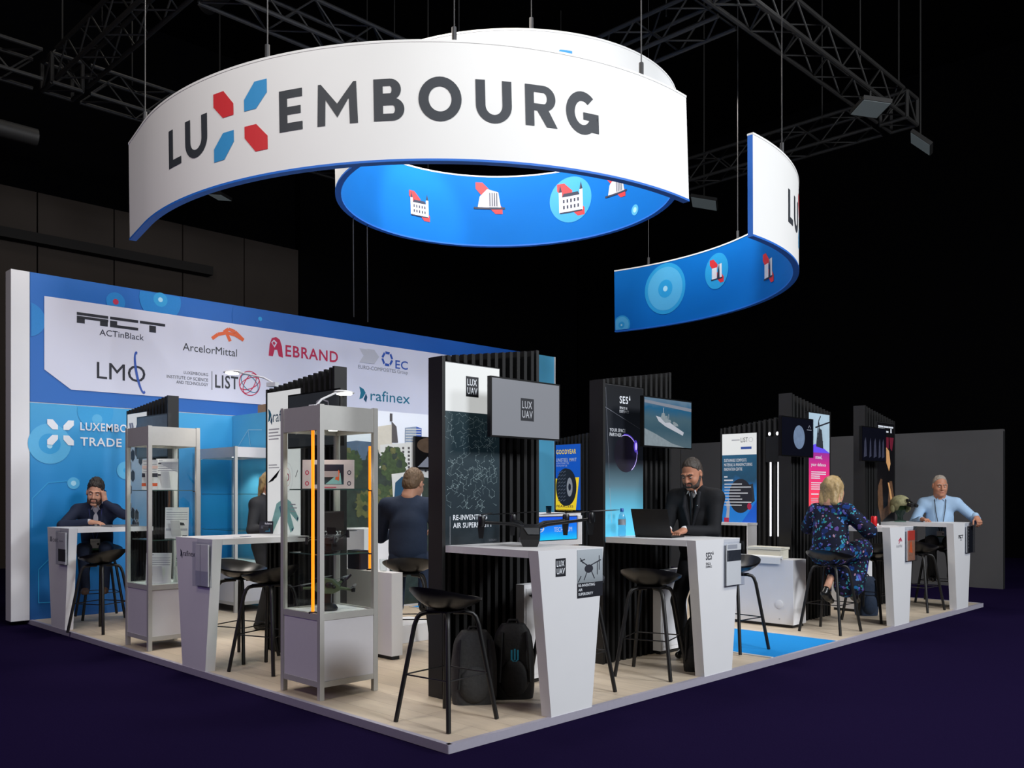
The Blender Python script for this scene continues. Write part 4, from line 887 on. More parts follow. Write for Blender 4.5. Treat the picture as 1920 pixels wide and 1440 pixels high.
tower(L_LI, FXR, 'far black slatted tower with the white and blue list of services poster', -.32, .95, 2.42, 2.58, -.31, .28, post_list, zp0=1.03, zp1=2.33)
t = thing('wall_shelf', 'white shelf below the white and blue services poster', 'shelf', (8.2, 2.95, 0))
bm = B(); box(bm, -.28, -.004, -.32, .29, 1.0, 1.035); ob('shelf_board', bm, WHITE, t, bevel=.004); bm = B(); box(bm, -.26, -.004, -.31, -.295, .001, 1.0); ob('side_support', bm, WHITE, t)
GLOWW = mat('white_glow', (250, 250, 255), .5, emit=1.3, noise=.01)  # strips and dots that glow, built for bright marks beside the slats
for i, y in enumerate((2.42, 2.30)):
    t = thing('glow_strip', ('left' if i == 0 else 'right') + ' one of two upright white glowing strips beside the services poster', 'light', (8.19, y, 0), 0, 'white glowing strips')
    bm = B(); tube(bm, [(0, 0, .85), (0, 0, 1.9)], .012, 10); ob('glow_bar', bm, GLOWW, t); bm = B(); box(bm, -.012, .012, -.014, .014, .001, .85); ob('post', bm, STEEL, t)
    bm = B(); box(bm, -.03, .006, -.06, .06, 1.9, 2.26); ob('top_box', bm, SCRBLK, t); bm = B(); ball(bm, (-.032, 0, 2.3), .02, (.3, 1, 1.3)); ob('glow_dot', bm, GLOWW, t)
CAMOS = mat('screen_brown_camouflage', (70, 56, 44), .3, emit=.3, noise=.6, scale=12)
def scr_room(g, x0, y0, x1, y1):
    g.rect(x0, y0, x1, y1, mat('screen_near_black', (14, 13, 14), .2, emit=.1, noise=.2), 0); g.disc(x0 + .22, y1 - .1, .2, CAMOS, .0006, ry=.1); g.poly([(x0 + .03, y0 + .02), (x0 + .2, y0 + .16), (x0 + .3, y0 + .02)], GREY, .0006)
xm, zm = onY(779, 818, 5.18); monitor((xm + .36, 5.24 - .901, 0), 0, 'dark monitor on the city picture wall, partly hidden by the nearest tower', 0, scr_room, zc=zm - .215, y=.84)
# white info desk with the blue screen in the middle of the stand
DESKB = ramp_mat('screen_blue_desk', [(0, (24, 178, 214)), (.35, (18, 120, 216)), (1, (16, 62, 190))], 'Y', .8, 1.15, .3, emit=.7, noise=.3, nscale=2)
t = thing('info_desk', 'white framed info desk with a blue screen front, behind the drone', 'desk', (5.2, 4.4, 0))
bm = B(); box(bm, 0, 1.2, .02, .6, 1.14, 1.18); box(bm, 0, 1.2, 0, .06, .73, .80); box(bm, 1.12, 1.2, 0, .06, .8, 1.14); box(bm, 0, .05, 0, .06, .8, 1.14); ob('white_frame', bm, WHITE, t)
bm = B(); box(bm, .05, 1.12, .02, .05, .8, 1.14); s_ = ob('screen', bm, SCRBLK, t)
g = Gfx(); g.rect(.065, .812, 1.105, 1.128, DESKB, 0); g.text('29', .18, .92, .42, 1.0, WPRINT, .001); g.text('TECH HUM', .62, .92, 1.0, .985, WPRINT, .001); g.build('screen_picture', s_, frame((0, .0185, 0), (1, 0, 0), (0, 0, 1)))
OAK = mat('oak_slat', (176, 152, 122), .5, noise=.15, scale=20)
bm = B(); box(bm, 0, 1.2, .08, .58, .001, .73); ob('black_base', bm, BLACK, t)
bm = B()
for i in range(27): box(bm, .01 + i * .044, .034 + i * .044, .05, .08, .001, .725)
ob('oak_slats', bm, OAK, t)
bm = B(); lathe(bm, [(.035, 0), (.04, .1), (.038, .1)], 16); 
o = ob('glass_jar', bm, glass_mat('smoked_glass', (120, 130, 138)), M=Matrix.Translation((5.80, 4.5, 1.181)), smooth=True); tag(o, 'small dark glass jar standing on the info desk', 'jar')

# ================================================================== showcases
MILK = mat('white_cabinet_panel', (212, 210, 214), .5, noise=.02); DISC = mat('case_downlight', (255, 250, 236), .5, emit=9, noise=.01); SHGL = glass_mat('green_edge_glass', (240, 249, 245)); SHEDGE = mat('shelf_front_edge', (60, 84, 80), .3, noise=.05)
def showcase(loc, rz, label, w=.5, d=.52, h=2.08, shelves=(1.02, 1.485), glow=18, name='glass_showcase'):
    t = thing(name, label, 'showcase', loc, rz, 'aluminium framed glass showcases')
    p = .036; bm = B()
    for x in (0, w - p):
        for y in (0, d - p): box(bm, x, x + p, y, y + p, .001, h)
    ob('corner_posts', bm, ALU, t, bevel=.006)
    for z0, z1 in ((.09, .13), (.56, .605)):
        bm = B(); box(bm, p, w - p, .004, .03, z0, z1); box(bm, p, w - p, d - .03, d - .004, z0, z1); box(bm, .004, .03, p, d - p, z0, z1); box(bm, w - .03, w - .004, p, d - p, z0, z1)
        ob('frame_rail', bm, ALU, t, bevel=.003)
    bm = B(); zb = 1.90
    for q in ((p, w - p, .006, .03), (p, w - p, d - .03, d - .006), (.006, .03, p, d - p), (w - .03, w - .006, p, d - p)): box(bm, *q, zb, h - .005)
    box(bm, .03, w - .03, .03, d - .03, h - .02, h - .008); box(bm, .03, w - .03, .03, d - .03, zb + .03, zb + .036); ob('top_box', bm, MILK if name != 'glass_showcase' else ALU, t)
    bm = B()
    for q in ((p, w - p, .01, .024), (p, w - p, d - .024, d - .01), (.01, .024, p, d - p), (w - .024, w - .01, p, d - p)): box(bm, *q, .13, .56)
    c = ob('base_cabinet', bm, MILK, t); bm = B(); box(bm, .03, w - .03, .03, d - .03, .58, .598); ob('case_floor', bm, WHITE, t)
    bm = B()
    for q in ((p, w - p, .012, .017), (p, w - p, d - .017, d - .012), (.012, .017, p, d - p), (w - .017, w - .012, p, d - p)): box(bm, *q, .605, zb)
    gl = ob('glass_panes', bm, GLASS, t); gl['label'] = 'clear glass sides'
    for z in shelves:
        bm = B(); box(bm, .05, w - .05, .05, d - .05, z - .006, z); s = ob('glass_shelf', bm, SHGL, t)
        bm = B(); box(bm, .048, w - .048, .046, .0495, z - .007, z + .001); box(bm, .046, .0495, .048, d - .048, z - .007, z + .001); ob('shelf_edge', bm, SHEDGE, s)
        bm = B()
        for x in (.03, w - .05): box(bm, x, x + .02, .03, .05, z - .016, z - .0075)
        ob('shelf_clip', bm, SCRBLK, s)
    for x, y in ((w * .3, d * .3), (w * .72, d * .72), (w * .3, d * .75), (w * .75, d * .28)):
        bm = B(); lathe(bm, [(.032, -.004), (.034, 0)], 18, (x, y, zb + .03)); ob('downlight', bm, DISC, t)
    l = spot('case_spot_light', place(loc, rz, (w / 2, d / 2, zb + .02)), place(loc, rz, (w / 2, d / 2, 0)), glow / KL, 120, WARM, .5, .05)
    return t
showcase((.09, 1.46, 0), 0, 'aluminium glass showcase nearest the camera, with two drones and an orange reflection bar inside')
showcase((.085, 4.27, 0), 0, 'aluminium glass showcase farther along the left edge, with printed sheets inside')
showcase((1.94, 6.13, 0), 0, 'glass showcase in the corner by the light blue storage room', w=.52, d=1.0, h=2.03, shelves=(1.0, 1.45), glow=26, name='corner_showcase')

# ================================================================== white cabinets
def cabinet(loc, w, d, h, label, lock=True, name='white_cabinet'):
    t = thing(name, label, 'cabinet', loc, 0, 'low white cabinets')
    bm = B(); box(bm, 0, w, 0, d, .035, h); ob('body', bm, WHITE, t, bevel=.003); bm = B(); box(bm, .02, w - .02, .02, d - .02, .001, .035); ob('plinth', bm, BLACK, t)
    if lock:
        bm = B(); box(bm, .02, w - .02, -.006, -.0005, .07, h - .03); dd = ob('door', bm, WHITE, t, bevel=.002)
        bm = B(); box(bm, .05, .09, -.016, -.0065, h - .09, h - .08); box(bm, .075, .095, -.012, -.0065, h - .1, h - .07); ob('lock', bm, STEEL, dd)
    return t
cabinet((1.47, .81, 0), .42, .085, .76, 'narrow white cabinet with a lock, leaning against the tower nearest the front corner')
cabinet((3.24, .81, 0), .42, .085, .76, 'narrow white cabinet behind the legs of the man in the black suit')
t = cabinet((5.55, .72, 0), .29, 1.1, .735, 'white cabinet with a round vent, left of the woman in the floral dress', lock=False)
bm = B(); lathe(bm, [(.045, 0), (.045, .008), (.034, .012)], 22); v = ob('round_vent', bm, WHITE, t, True, Matrix.Translation((-.001, .16, .25)) @ Matrix.Rotation(R(-90), 4, 'Y'))
bm = B(); lathe(bm, [(.008, 0), (.008, .004)], 12); ob('screw_cap', bm, LGREY, t, True, Matrix.Translation((-.001, .16, .09)) @ Matrix.Rotation(R(-90), 4, 'Y'))
cabinet((7.35, .78, 0), .38, .35, .735, 'white cabinet in the gap between the two rightmost counters', lock=False)
cabinet((1.38, 2.32, 0), .12, .78, .76, 'white cabinet behind the showcase nearest the camera', lock=False)
cabinet((2.45, 4.2, 0), .35, .5, 1.06, 'tall white cabinet in the middle, left of the man in the navy suit', lock=False)
t = thing('storage_crate', 'cream coloured box on the white cabinet with the round vent', 'box', (5.64, 1.1, .736)); CREAM = mat('cream_plastic', (226, 222, 206), .5, noise=.02)
bm = B(); box(bm, -.03, .15, -.2, .2, 0, .1); ob('case', bm, CREAM, t, bevel=.01); bm = B(); box(bm, -.04, .16, -.21, .21, .1, .125); ob('lid', bm, CREAM, t, bevel=.006)
t = thing('paper_roll', 'rolled white paper lying on the edge of the cabinet with the round vent', 'paper', (5.552, 1.25, .736)); bm = B(); tube(bm, [(.0, -.4, .02), (.0, .5, .02)], .019, 14); ob('roll', bm, PAPER, t, True)
bm = B(); box(bm, -.002, .002, -.39, .3, -.05, .02); ob('hanging_edge', bm, PAPER, t, M=Matrix.Translation((-.021, 0, 0)))
t = thing('low_plinth', 'low white plinth on the floor beside the navy suited man', 'plinth', (1.98, 2.95, 0)); bm = B(); box(bm, 0, .5, 0, .5, .001, .17); ob('block', bm, WHITE, t, bevel=.004)
# ================================================================== bar stools
def make_stool():
    t = thing('bar_stool', 'x', 'stool', (0, 0, 0), 0, 'black shell bar stools')
    bm = B(); NR, NT = 9, 36; top = []; bot = []
    def sh(r, a, off):
        back = (1 - math.sin(a)) / 2; rise = .055 + .085 * back ** 1.6; x = .245 * r * math.cos(a); y = .215 * r * math.sin(a) - .01
        z = .725 + rise * r ** 2.6 + off * (1 - .15 * r); return (x, y, z)
    for off, lst in ((0, top), (-.016, bot)):
        c = bm.verts.new(sh(0, 0, off)); lst.append([c])
        for i in range(1, NR + 1): lst.append([bm.verts.new(sh(i / NR + (.012 if off == 0 and i == NR else 0), 2 * math.pi * k / NT, off)) for k in range(NT)])
        for k in range(NT): bm.faces.new((c, lst[1][k], lst[1][(k + 1) % NT]))
        for a, b_ in zip(lst[1:], lst[2:]):
            for k in range(NT): bm.faces.new((a[k], a[(k + 1) % NT], b_[(k + 1) % NT], b_[k]))
    for k in range(NT): bm.faces.new((top[-1][k], top[-1][(k + 1) % NT], bot[-1][(k + 1) % NT], bot[-1][k]))
    ob('seat_shell', bm, SEATM, t, True)
    for sx in (-1, 1):
        for sy in (-1, 1):
            bm = B(); pts = []
            for (x, y, z) in ((.03, .03, .694), (.09, .09, .692), (.118, .118, .682), (.132, .132, .66), (.145, .145, .61), (.228, .228, .0)): pts.append((sx * x, sy * y, z + (.001 if z == 0 else 0)))
            tube(bm, pts, .0155, 10); ob('leg', bm, LEGM, t, True)
    bm = B(); q = .187; zf = .30
    for a, b_ in (((-q, -q), (q, -q)), ((q, -q), (q, q)), ((q, q), (-q, q)), ((-q, q), (-q, -q))): tube(bm, [(a[0], a[1], zf), (b_[0], b_[1], zf)], .005, 8)
    ob('footrest', bm, STEEL, t, True)
    bm = B(); box(bm, -.1, .1, -.1, .1, .700, .709); ob('seat_plate', bm, STEEL, t)
    return t
stool0 = make_stool(); used_ = []
def stool(x, y, rz, label):
    t = stool0 if not used_ else copy_tree(stool0); used_.append(1)
    t.location = (x, y, .0065 if 3.6 < x < 5.2 else .001); t.rotation_euler = (0, 0, R(rz)); t['label'] = label; return t
stool(.37, .44, -84, 'black bar stool nearest the camera, standing alone by the front corner')
stool(1.54, .40, 92, 'black bar stool mostly hidden behind the white pedestal with the square logo')
stool(2.5, .38, -72, 'black bar stool between the first two right hand counters')
stool(3.96, .50, 86, 'black bar stool partly on the blue carpet')
stool(5.66, .36, -92, 'black bar stool the woman in the floral dress sits on')
stool(6.80, .42, 90, 'black bar stool tucked under the counter beside the floral dress')
stool(8.10, .36, -95, 'empty black bar stool below the rightmost counter')
stool(9.09, .46, 95, 'black bar stool under the man in the blue shirt')
stool(.27, .0 + 5.87, 27, 'black bar stool in front of the man on the phone')
stool(.66, 6.95, 170, 'black bar stool the man on the phone sits on')
stool(.52, 3.36, 200, 'black bar stool right beside the left white pedestal, its seat catching the light')
stool(.44, 2.74, 20, 'black bar stool just left of the showcase nearest the camera')
stool(1.86, 2.68, -42, 'black bar stool under the man in the navy suit')

# ================================================================== drones
DRK = mat('drone_black_carbon', (20, 20, 22), .38, noise=.2, scale=30); DGREY = mat('drone_grey_nose', (74, 76, 78), .35, noise=.1); OLIVE = mat('drone_olive_camouflage', (66, 80, 54), .6, noise=.45, scale=24)
BLADE = mat('propeller_grey', (74, 76, 80), .4, noise=.1)
def propeller(parent, p, rot, L_, m, tilt=0.):
    bm = B(); c, s = math.cos(rot), math.sin(rot)
    for k in (1, -1):
        pts = [(0, -.006), (L_ * .3, -.014), (L_ * .8, -.01), (L_, -.002), (L_ * .8, .008), (L_ * .3, .012), (0, .006)]
        lo = [bm.verts.new((p[0] + k * (x * c - y * s), p[1] + k * (x * s + y * c), p[2] + tilt * x * k + y * .25)) for x, y in pts]
        hi = [bm.verts.new(v.co + Vector((0, 0, .002))) for v in lo]
        bm.faces.new(lo[::-1]); bm.faces.new(hi)
        for i in range(len(lo)): bm.faces.new((lo[i], lo[(i + 1) % len(lo)], hi[(i + 1) % len(lo)], hi[i]))
    lathe(bm, [(.008, -.004), (.008, .006)], 10, p); ob('propeller', bm, m, parent)
# big black quadcopter on the front counter
t = thing('quadcopter_drone', 'large black quadcopter drone standing on the counter nearest the front corner', 'drone', (1.10, .39, 1.086), R(-45))
# local x = right in view, y = away from the viewer
bm = B()
rows = [(-.075, .085, .0, .035), (-.08, .06, .035, .10), (-.07, .09, .10, .15)]
v0 = [bm.verts.new(p) for p in ((-.055, -.07, .001), (.045, -.075, .001), (.05, .10, .001), (-.06, .10, .001))]
v1 = [bm.verts.new(p) for p in ((-.075, -.09, .05), (.06, -.095, .05), (.07, .12, .06), (-.08, .12, .06))]
v2 = [bm.verts.new(p) for p in ((-.07, -.05, .135), (.065, -.055, .135), (.07, .12, .15), (-.07, .12, .15))]
bm.faces.new(v0[::-1]); bm.faces.new(v2)
for a, b_ in ((v0, v1), (v1, v2)):
    for i in range(4): bm.faces.new((a[i], a[(i + 1) % 4], b_[(i + 1) % 4], b_[i]))
ob('body', bm, DRK, t, bevel=.012)
bm = B(); q = [bm.verts.new(p) for p in ((-.02, -.079, .085), (.055, -.081, .085), (.055, -.063, .13), (-.05, -.059, .13))]; q2 = [bm.verts.new(v.co + Vector((0, -.004, .001))) for v in q]
bm.faces.new(q); bm.faces.new(q2[::-1])
for i in range(4): bm.faces.new((q[i], q[(i + 1) % 4], q2[(i + 1) % 4], q2[i]))
ob('nose_panel', bm, DGREY, t)
bm = B(); ball(bm, (-.068, -.06, .05), .018, (1, 1, 1.2)); ob('camera_eye', bm, DGREY, t, True)
for i, (pts, rot) in enumerate((([(-.05, .0, .13), (-.12, .0, .155), (-.34, .0, .165)], 1.2), ([(.05, .02, .13), (.12, .02, .15), (.42, .0, .19)], -.25), ([(.03, .1, .13), (.1, .18, .16), (.27, .38, .17)], -.2), ([(-.04, .1, .13), (-.07, .18, .16), (-.12, .34, .17)], -.1))):
    bm = B(); tube(bm, pts, .014, 10, .011); a = ob('arm', bm, DRK, t, True)
    e = pts[-1]; bm = B(); lathe(bm, [(.018, -.03), (.024, -.02), (.026, .03), (.02, .045)], 16, e); ob('motor', bm, DRK, a, True)
    bm = B(); prism(bm, [(e[0] - .03, e[2] - .02), (e[0] + .02, e[2] - .02), (e[0] + .01, e[2] - .11), (e[0] - .02, e[2] - .11)], e[1] - .015, e[1] + .015); ob('landing_leg', bm, DRK, a, bevel=.006)
    propeller(a, (e[0], e[1], e[2] + .052), rot, .2, DRK, .06)
# small black racing drone on the middle shelf
t = thing('quadcopter_drone', 'black drone with thin arms on the middle shelf of the showcase nearest the camera', 'drone', (.34, 1.72, 1.021), R(-45))
bm = B(); box(bm, -.06, .07, -.07, .07, .001, .01); box(bm, -.02, .02, -.02, .02, .01, .07); ob('stand', bm, DRK, t, bevel=.003)
bm = B(); v = [(-.06, .06), (-.04, .1), (.03, .115), (.07, .105), (.05, .07), (-.03, .055)]; prism(bm, v, -.05, .05); ob('body', bm, DRK, t, bevel=.008)
for p, rot in (((.13, .04, .14), .4), ((-.17, .02, .09), 0), ((.06, -.13, .11), .9), ((-.06, .13, .12), 2.)):
    bm = B(); tube(bm, [(p[0] * .25, p[1] * .25, .085), p], .006, 8); a = ob('arm', bm, DRK, t, True)
    bm = B(); lathe(bm, [(.013, -.035), (.011, .012)], 12, p); ob('motor', bm, DRK, a, True); propeller(a, (p[0], p[1], p[2] + .016), rot, .07, DRK)
# olive drone on its stand in the lower bay
t = thing('quadcopter_drone', 'olive camouflage drone on a dark stand in the bottom of the showcase nearest the camera', 'drone', (.30, 1.68, .599), R(-45))
bm = B(); lathe(bm, [(.07, 0.001), (.075, .015), (.06, .04), (.03, .055)], 20); box(bm, -.028, .028, -.02, .02, .04, .13); ob('stand', bm, DRK, t, True)
bm = B(); prism(bm, [(-.09, .15), (-.08, .2), (-.03, .235), (.04, .225), (.09, .18), (.1, .15), (.05, .125), (-.05, .125)], -.045, .045); ob('body', bm, OLIVE, t, bevel=.014)
bm = B(); ball(bm, (.02, -.05, .19), .02, (1.4, .5, 1)); ball(bm, (.055, -.045, .175), .013); ob('sensor', bm, DRK, t, True)
for p, rot in (((.19, -.02, .15), 1.5), ((-.19, -.02, .16), .3), ((.08, .15, .2), 1.0), ((-.08, .15, .2), .2)):
    bm = B(); tube(bm, [(p[0] * .4, p[1] * .4, .165), p], .013, 10, .009); a = ob('arm', bm, OLIVE, t, True)
    bm = B(); lathe(bm, [(.015, -.014), (.017, .014), (.01, .02)], 14, p); ob('motor', bm, DRK, a, True); propeller(a, (p[0], p[1], p[2] + .024), rot, .085, BLADE, .15)
bm = B(); tube(bm, [(.09, -.01, .17), (.17, -.02, .255)], .003, 6); tube(bm, [(.14, -.016, .225), (.175, -.02, .262)], .008, 8); ob('antenna', bm, DRK, t, True)

# ================================================================== things in and on the showcases and counters
AMB = mat('amber_glow', (255, 150, 30), .4, emit=1.5, noise=.01, ecol=(255, 138, 22))
def amber(loc, z1, label):
    t = thing('amber_bar', label, 'light', loc, 0, 'orange glowing bars'); bm = B(); tube(bm, [(0, 0, .012), (0, 0, z1)], .0115, 12); ob('glow_bar', bm, AMB, t, True); bm = B(); lathe(bm, [(.03, .0005), (.03, .01), (.014, .014)], 16); ob('foot', bm, BLACK, t, True)
amber((.1225, 1.60, .599), 1.33, 'upright orange bar for a glass reflection, inside the showcase nearest the camera')  # orange reflection in the glass, built as a glowing bar
amber((1.44, 2.72, .761), 1.12, 'upright orange glowing bar standing on the white cabinet behind the showcase')
def board(loc, rz, w, h, tilt, label, art, base=WPRINT, name='display_board', th=.006, cat='board', group=None, foot=True):
    t = thing(name, label, cat, loc, rz, group); Mx = Matrix.Rotation(-tilt, 4, 'X')
    bm = B(); box(bm, -w / 2, w / 2, 0, th, .002, h); ob('board', bm, base, t, M=Mx)
    g = Gfx(); art(g, -w / 2, .002, w / 2, h); 
    if g.v: g.build('print', t, Mx @ frame((0, -.0006, 0), (1, 0, 0), (0, 0, 1)))
    if foot:
        bm = B(); box(bm, -w * .2, w * .2, th + .001, th + .003, .003, h * .6); ob('easel_back', bm, base, t, M=Mx @ Matrix.Rotation(R(14) + tilt, 4, 'X') @ Matrix.Translation((0, .002, 0)))
    return t
PIC = ramp_mat('printed_dark_render', [(0, (40, 84, 92)), (.4, (30, 32, 40)), (1, (36, 40, 62))], 'Y', 0, .22, .4, noise=.5, nscale=9)
def a_frame(g, x0, y0, x1, y1):
    g.rect(x0 + .08, y0 + .03, x1 - .075, y1 - .035, PIC, 0); g.poly([(-.02, .035), (.06, .1), (.09, .12), (.1, .035)], TEAL2, .0004); g.poly([(.05, .07), (.075, .14), (.085, .13), (.08, .06)], ORNG, .0006)
    for x, y in ((x0 + .035, .12), (x1 - .035, .12), (x0 + .035, .04), (x1 - .035, .04)): g.ring(x, y, .012, .014, .006, NAVY if x > 0 else CRIM, .0006, n=12)
    g.rect(-.03, .008, .06, .014, CRIM, .0004)
PINKW = mat('pale_rose_board', (206, 194, 192), .5, noise=.02)
board((.33, 1.72, 1.487), R(-45), .38, .215, .03, 'pale framed display with a dark picture on the top shelf', a_frame, PINKW, th=.02)
def a_add(g, x0, y0, x1, y1):
    g.text('ADDERBOLT', x0 + .01, .115, x1 - .02, .148, WPRINT, 0); g.rect(x0 + .01, .10, x1 - .06, .104, CRIM, 0)
board((.46, 1.86, 1.021), R(-45), .17, .30, .1, 'black board with thin white capitals behind the drone', a_add, mat('black_card', (30, 24, 26), .5, noise=.1))
def a_sheet(kind):
    def f(g, x0, y0, x1, y1):
        r = random.Random(kind); w = x1 - x0; h = y1 - y0
        g.rect(x0 + .01, y1 - .02, x0 + w * .3, y1 - .012, LGREY, 0)
        for k in range(4): g.rect(x0 + .012, y1 - h * .17 - k * h * .075, x1 - .012, y1 - h * .155 - k * h * .075, GREY, 0)
        if kind == 1: g.poly([(x0 + w * .25, y0 + h * .42), (x0 + w * .85, y0 + h * .42), (x0 + w * .8, y0 + h * .5), (x0 + w * .55, y0 + h * .53), (x0 + w * .4, y0 + h * .47)], CHAR, 0); g.rect(x0 + w * .45, y0 + h * .1, x0 + w * .58, y0 + h * .2, YEL, 0); g.rect(x0 + w * .75, y0 + h * .05, x1 - .01, y0 + h * .1, LOGOB, 0); g.rect(x0 + .01, y0 + h * .25, x1 - .01, y0 + h * .32, LGREY, 0)
        elif kind == 2: g.poly([(x0 + w * .1, y0 + h * .28), (x0 + w * .6, y0 + h * .28), (x0 + w * .65, y0 + h * .36), (x0 + w * .4, y0 + h * .4), (x0 + w * .35, y0 + h * .5), (x0 + w * .3, y0 + h * .4), (x0 + w * .1, y0 + h * .36)], INK, 0)
        elif kind == 3: g.poly([(x0, y0 + h * .9), (x1, y0 + h * .55), (x1, y0 + h * .9)], LGREY, 0); g.rect(x0 + .015, y1 - h * .18, x0 + .05, y1 - h * .14, INK, .0003); g.rect(x0 + .015, y0 + h * .45, x0 + .05, y0 + h * .5, INK, .0003)
        else: g.rect(x0, y0 + h * .42, x1, y0 + h * .55, LEAFD, .0003); g.rect(x0, y0 + h * .12, x1, y0 + h * .22, ORNG, .0003); g.rect(x0, y0 + h * .7, x1, y0 + h * .8, mat('pale_peach_print', (240, 206, 190), .5, noise=.05), .0003)
    return f
g2 = 'printed sheets in the far front showcase'
board((.34, 4.46, 1.487), R(-45), .21, .30, .06, 'white sheet with a grey diagonal on the top shelf of the far showcase', a_sheet(3), PAPER, 'printed_sheet', .003, 'sheet', g2)
board((.22, 4.56, 1.487), R(-45), .15, .29, .06, 'peach striped sheet on the top shelf of the far showcase', a_sheet(4), PAPER, 'printed_sheet', .003, 'sheet', g2)
board((.42, 4.42, 1.021), R(-45), .225, .30, .06, 'white sheet with a grey ship drawing on the middle shelf', a_sheet(1), PAPER, 'printed_sheet', .003, 'sheet', g2)
board((.26, 4.46, .599), R(-45), .24, .29, .08, 'white sheet with a small black ship in the bottom of the far showcase', a_sheet(2), PAPER, 'printed_sheet', .003, 'sheet', g2)
board((.44, 4.40, .599), R(-80), .2, .27, .12, 'folded white leaflet leaning at the right in the bottom of the far showcase', a_sheet(3), PAPER, 'printed_sheet', .003, 'sheet', g2)
def a_rel(g, x0, y0, x1, y1):
    g.text('Reliance', x0 + .05, y1 - .03, x1 - .012, y1 - .012, WPRINT, 0, .02)
    for k in range(3): g.rect(x0 + .015, y1 - .045 - k * .01, x1 - .04, y1 - .041 - k * .01, GREY, 0)
    g.poly([(x0 + .05, .02), (x0 + .09, .055), (x0 + .1, .02)], TEAL, 0)
board((.80, 3.42, 1.086), R(-45), .125, .115, .08, 'small black sign with white writing on the left edge counter', a_rel, LOGOB)
# laptop lids
LAPT = mat('laptop_dark_metal', (26, 26, 28), .4, .3, noise=.08)
t = thing('laptop', 'open black laptop on the counter in front of the man in the black suit', 'laptop', (2.83, .53, 1.086), R(97))
bm = B(); box(bm, -.17, .17, -.115, .115, .001, .014); ob('keyboard_base', bm, LAPT, t, bevel=.004)
bm = B(); box(bm, -.17, .17, 0, .007, 0, .235); ob('lid', bm, LAPT, t, bevel=.003, M=Matrix.Translation((0, .113, .016)) @ Matrix.Rotation(R(-18), 4, 'X'))
bm = B(); box(bm, -.16, .16, -.0014, -.0004, .008, .225); ob('screen', bm, DKS, t, M=Matrix.Translation((0, .113, .016)) @ Matrix.Rotation(R(-18), 4, 'X'))
t = thing('laptop', 'closed silver laptop on the counter of the man on the phone', 'laptop', (.62, 6.27, 1.086), R(10)); SILV = mat('silver_laptop_metal', (150, 152, 158), .35, .6, noise=.04)
bm = B(); box(bm, -.16, .16, -.11, .11, .001, .012); ob('base', bm, SILV, t, bevel=.004); bm = B(); box(bm, -.16, .16, -.11, .11, .0125, .018); ob('lid', bm, SILV, t, bevel=.003)
# water bottle
PET = glass_mat('clear_bottle_plastic', (222, 232, 240), rough=.1)
t = thing('water_bottle', 'clear plastic water bottle with a blue cap on the counter with the open laptop', 'bottle', (2.66, .80, 1.086))
bm = B(); lathe(bm, [(.028, .001), (.033, .008), (.033, .06), (.03, .075), (.033, .09), (.033, .15), (.024, .185), (.013, .205), (.013, .215)], 24); ob('bottle', bm, PET, t, True)
bm = B(); lathe(bm, [(.0335, .10), (.0335, .148)], 24); ob('label', bm, mat('grey_bottle_label', (150, 156, 166), .5, noise=.1), t, True); bm = B(); lathe(bm, [(.0155, .212), (.0155, .238), (.013, .241)], 18); ob('cap', bm, mat('blue_bottle_cap', (24, 86, 170), .4, noise=.03), t, True)
bm = B(); tube(bm, [(0, 0, .005), (.05, .02, .005), (.09, -.02, .006), (.13, .03, .006), (.17, .0, .006)], .004, 6)
o = ob('charging_cable', bm, BLACK, None, True, Matrix.Translation((2.66, .65, 1.086))); tag(o, 'black charging cable curled between the bottle and the open laptop', 'cable')
# can, papers
t = thing('drink_can', 'red drink can on the counter beside the floral dress', 'can', (6.54, .26, 1.086)); CANR = mat('red_can', (196, 24, 30), .3, .3, noise=.04)
bm = B(); lathe(bm, [(.026, .001), (.033, .008), (.033, .105), (.027, .116)], 24); ob('can', bm, CANR, t, True); bm = B(); lathe(bm, [(.0265, .116), (.0265, .118)], 20); ob('lid', bm, CHROME, t, True)
def paper(loc, rz, w, d, label, h=.004, m=PAPER):
    bm = B(); box(bm, -w / 2, w / 2, -d / 2, d / 2, .0008, h); o = ob('paper_sheets', bm, m, M=Matrix.Translation(loc) @ Matrix.Rotation(R(rz), 4, 'Z')); tag(o, label, 'paper', 'papers on the counters'); return o
paper((6.72, .26, 1.086), 80, .21, .3, 'white sheets on the counter next to the red can'); paper((6.80, .5, 1.086), -15, .2, .28, 'brochure pile at the far side of the counter with the red can', .022)
paper((.3, 2.98, 1.086), 30, .1, .06, 'small white card on the left edge counter', .003); paper((.42, 3.1, 1.086), 5, .08, .05, 'blue grey card beside the small black sign', .003, mat('blue_grey_card', (120, 130, 160), .5, noise=.05))
paper((1.05, .72, 1.086), 5, .2, .08, 'white leaflet beside the big black drone', .002)
for k, (x, y) in enumerate(((8.45, .5), (8.5, .55))): pass
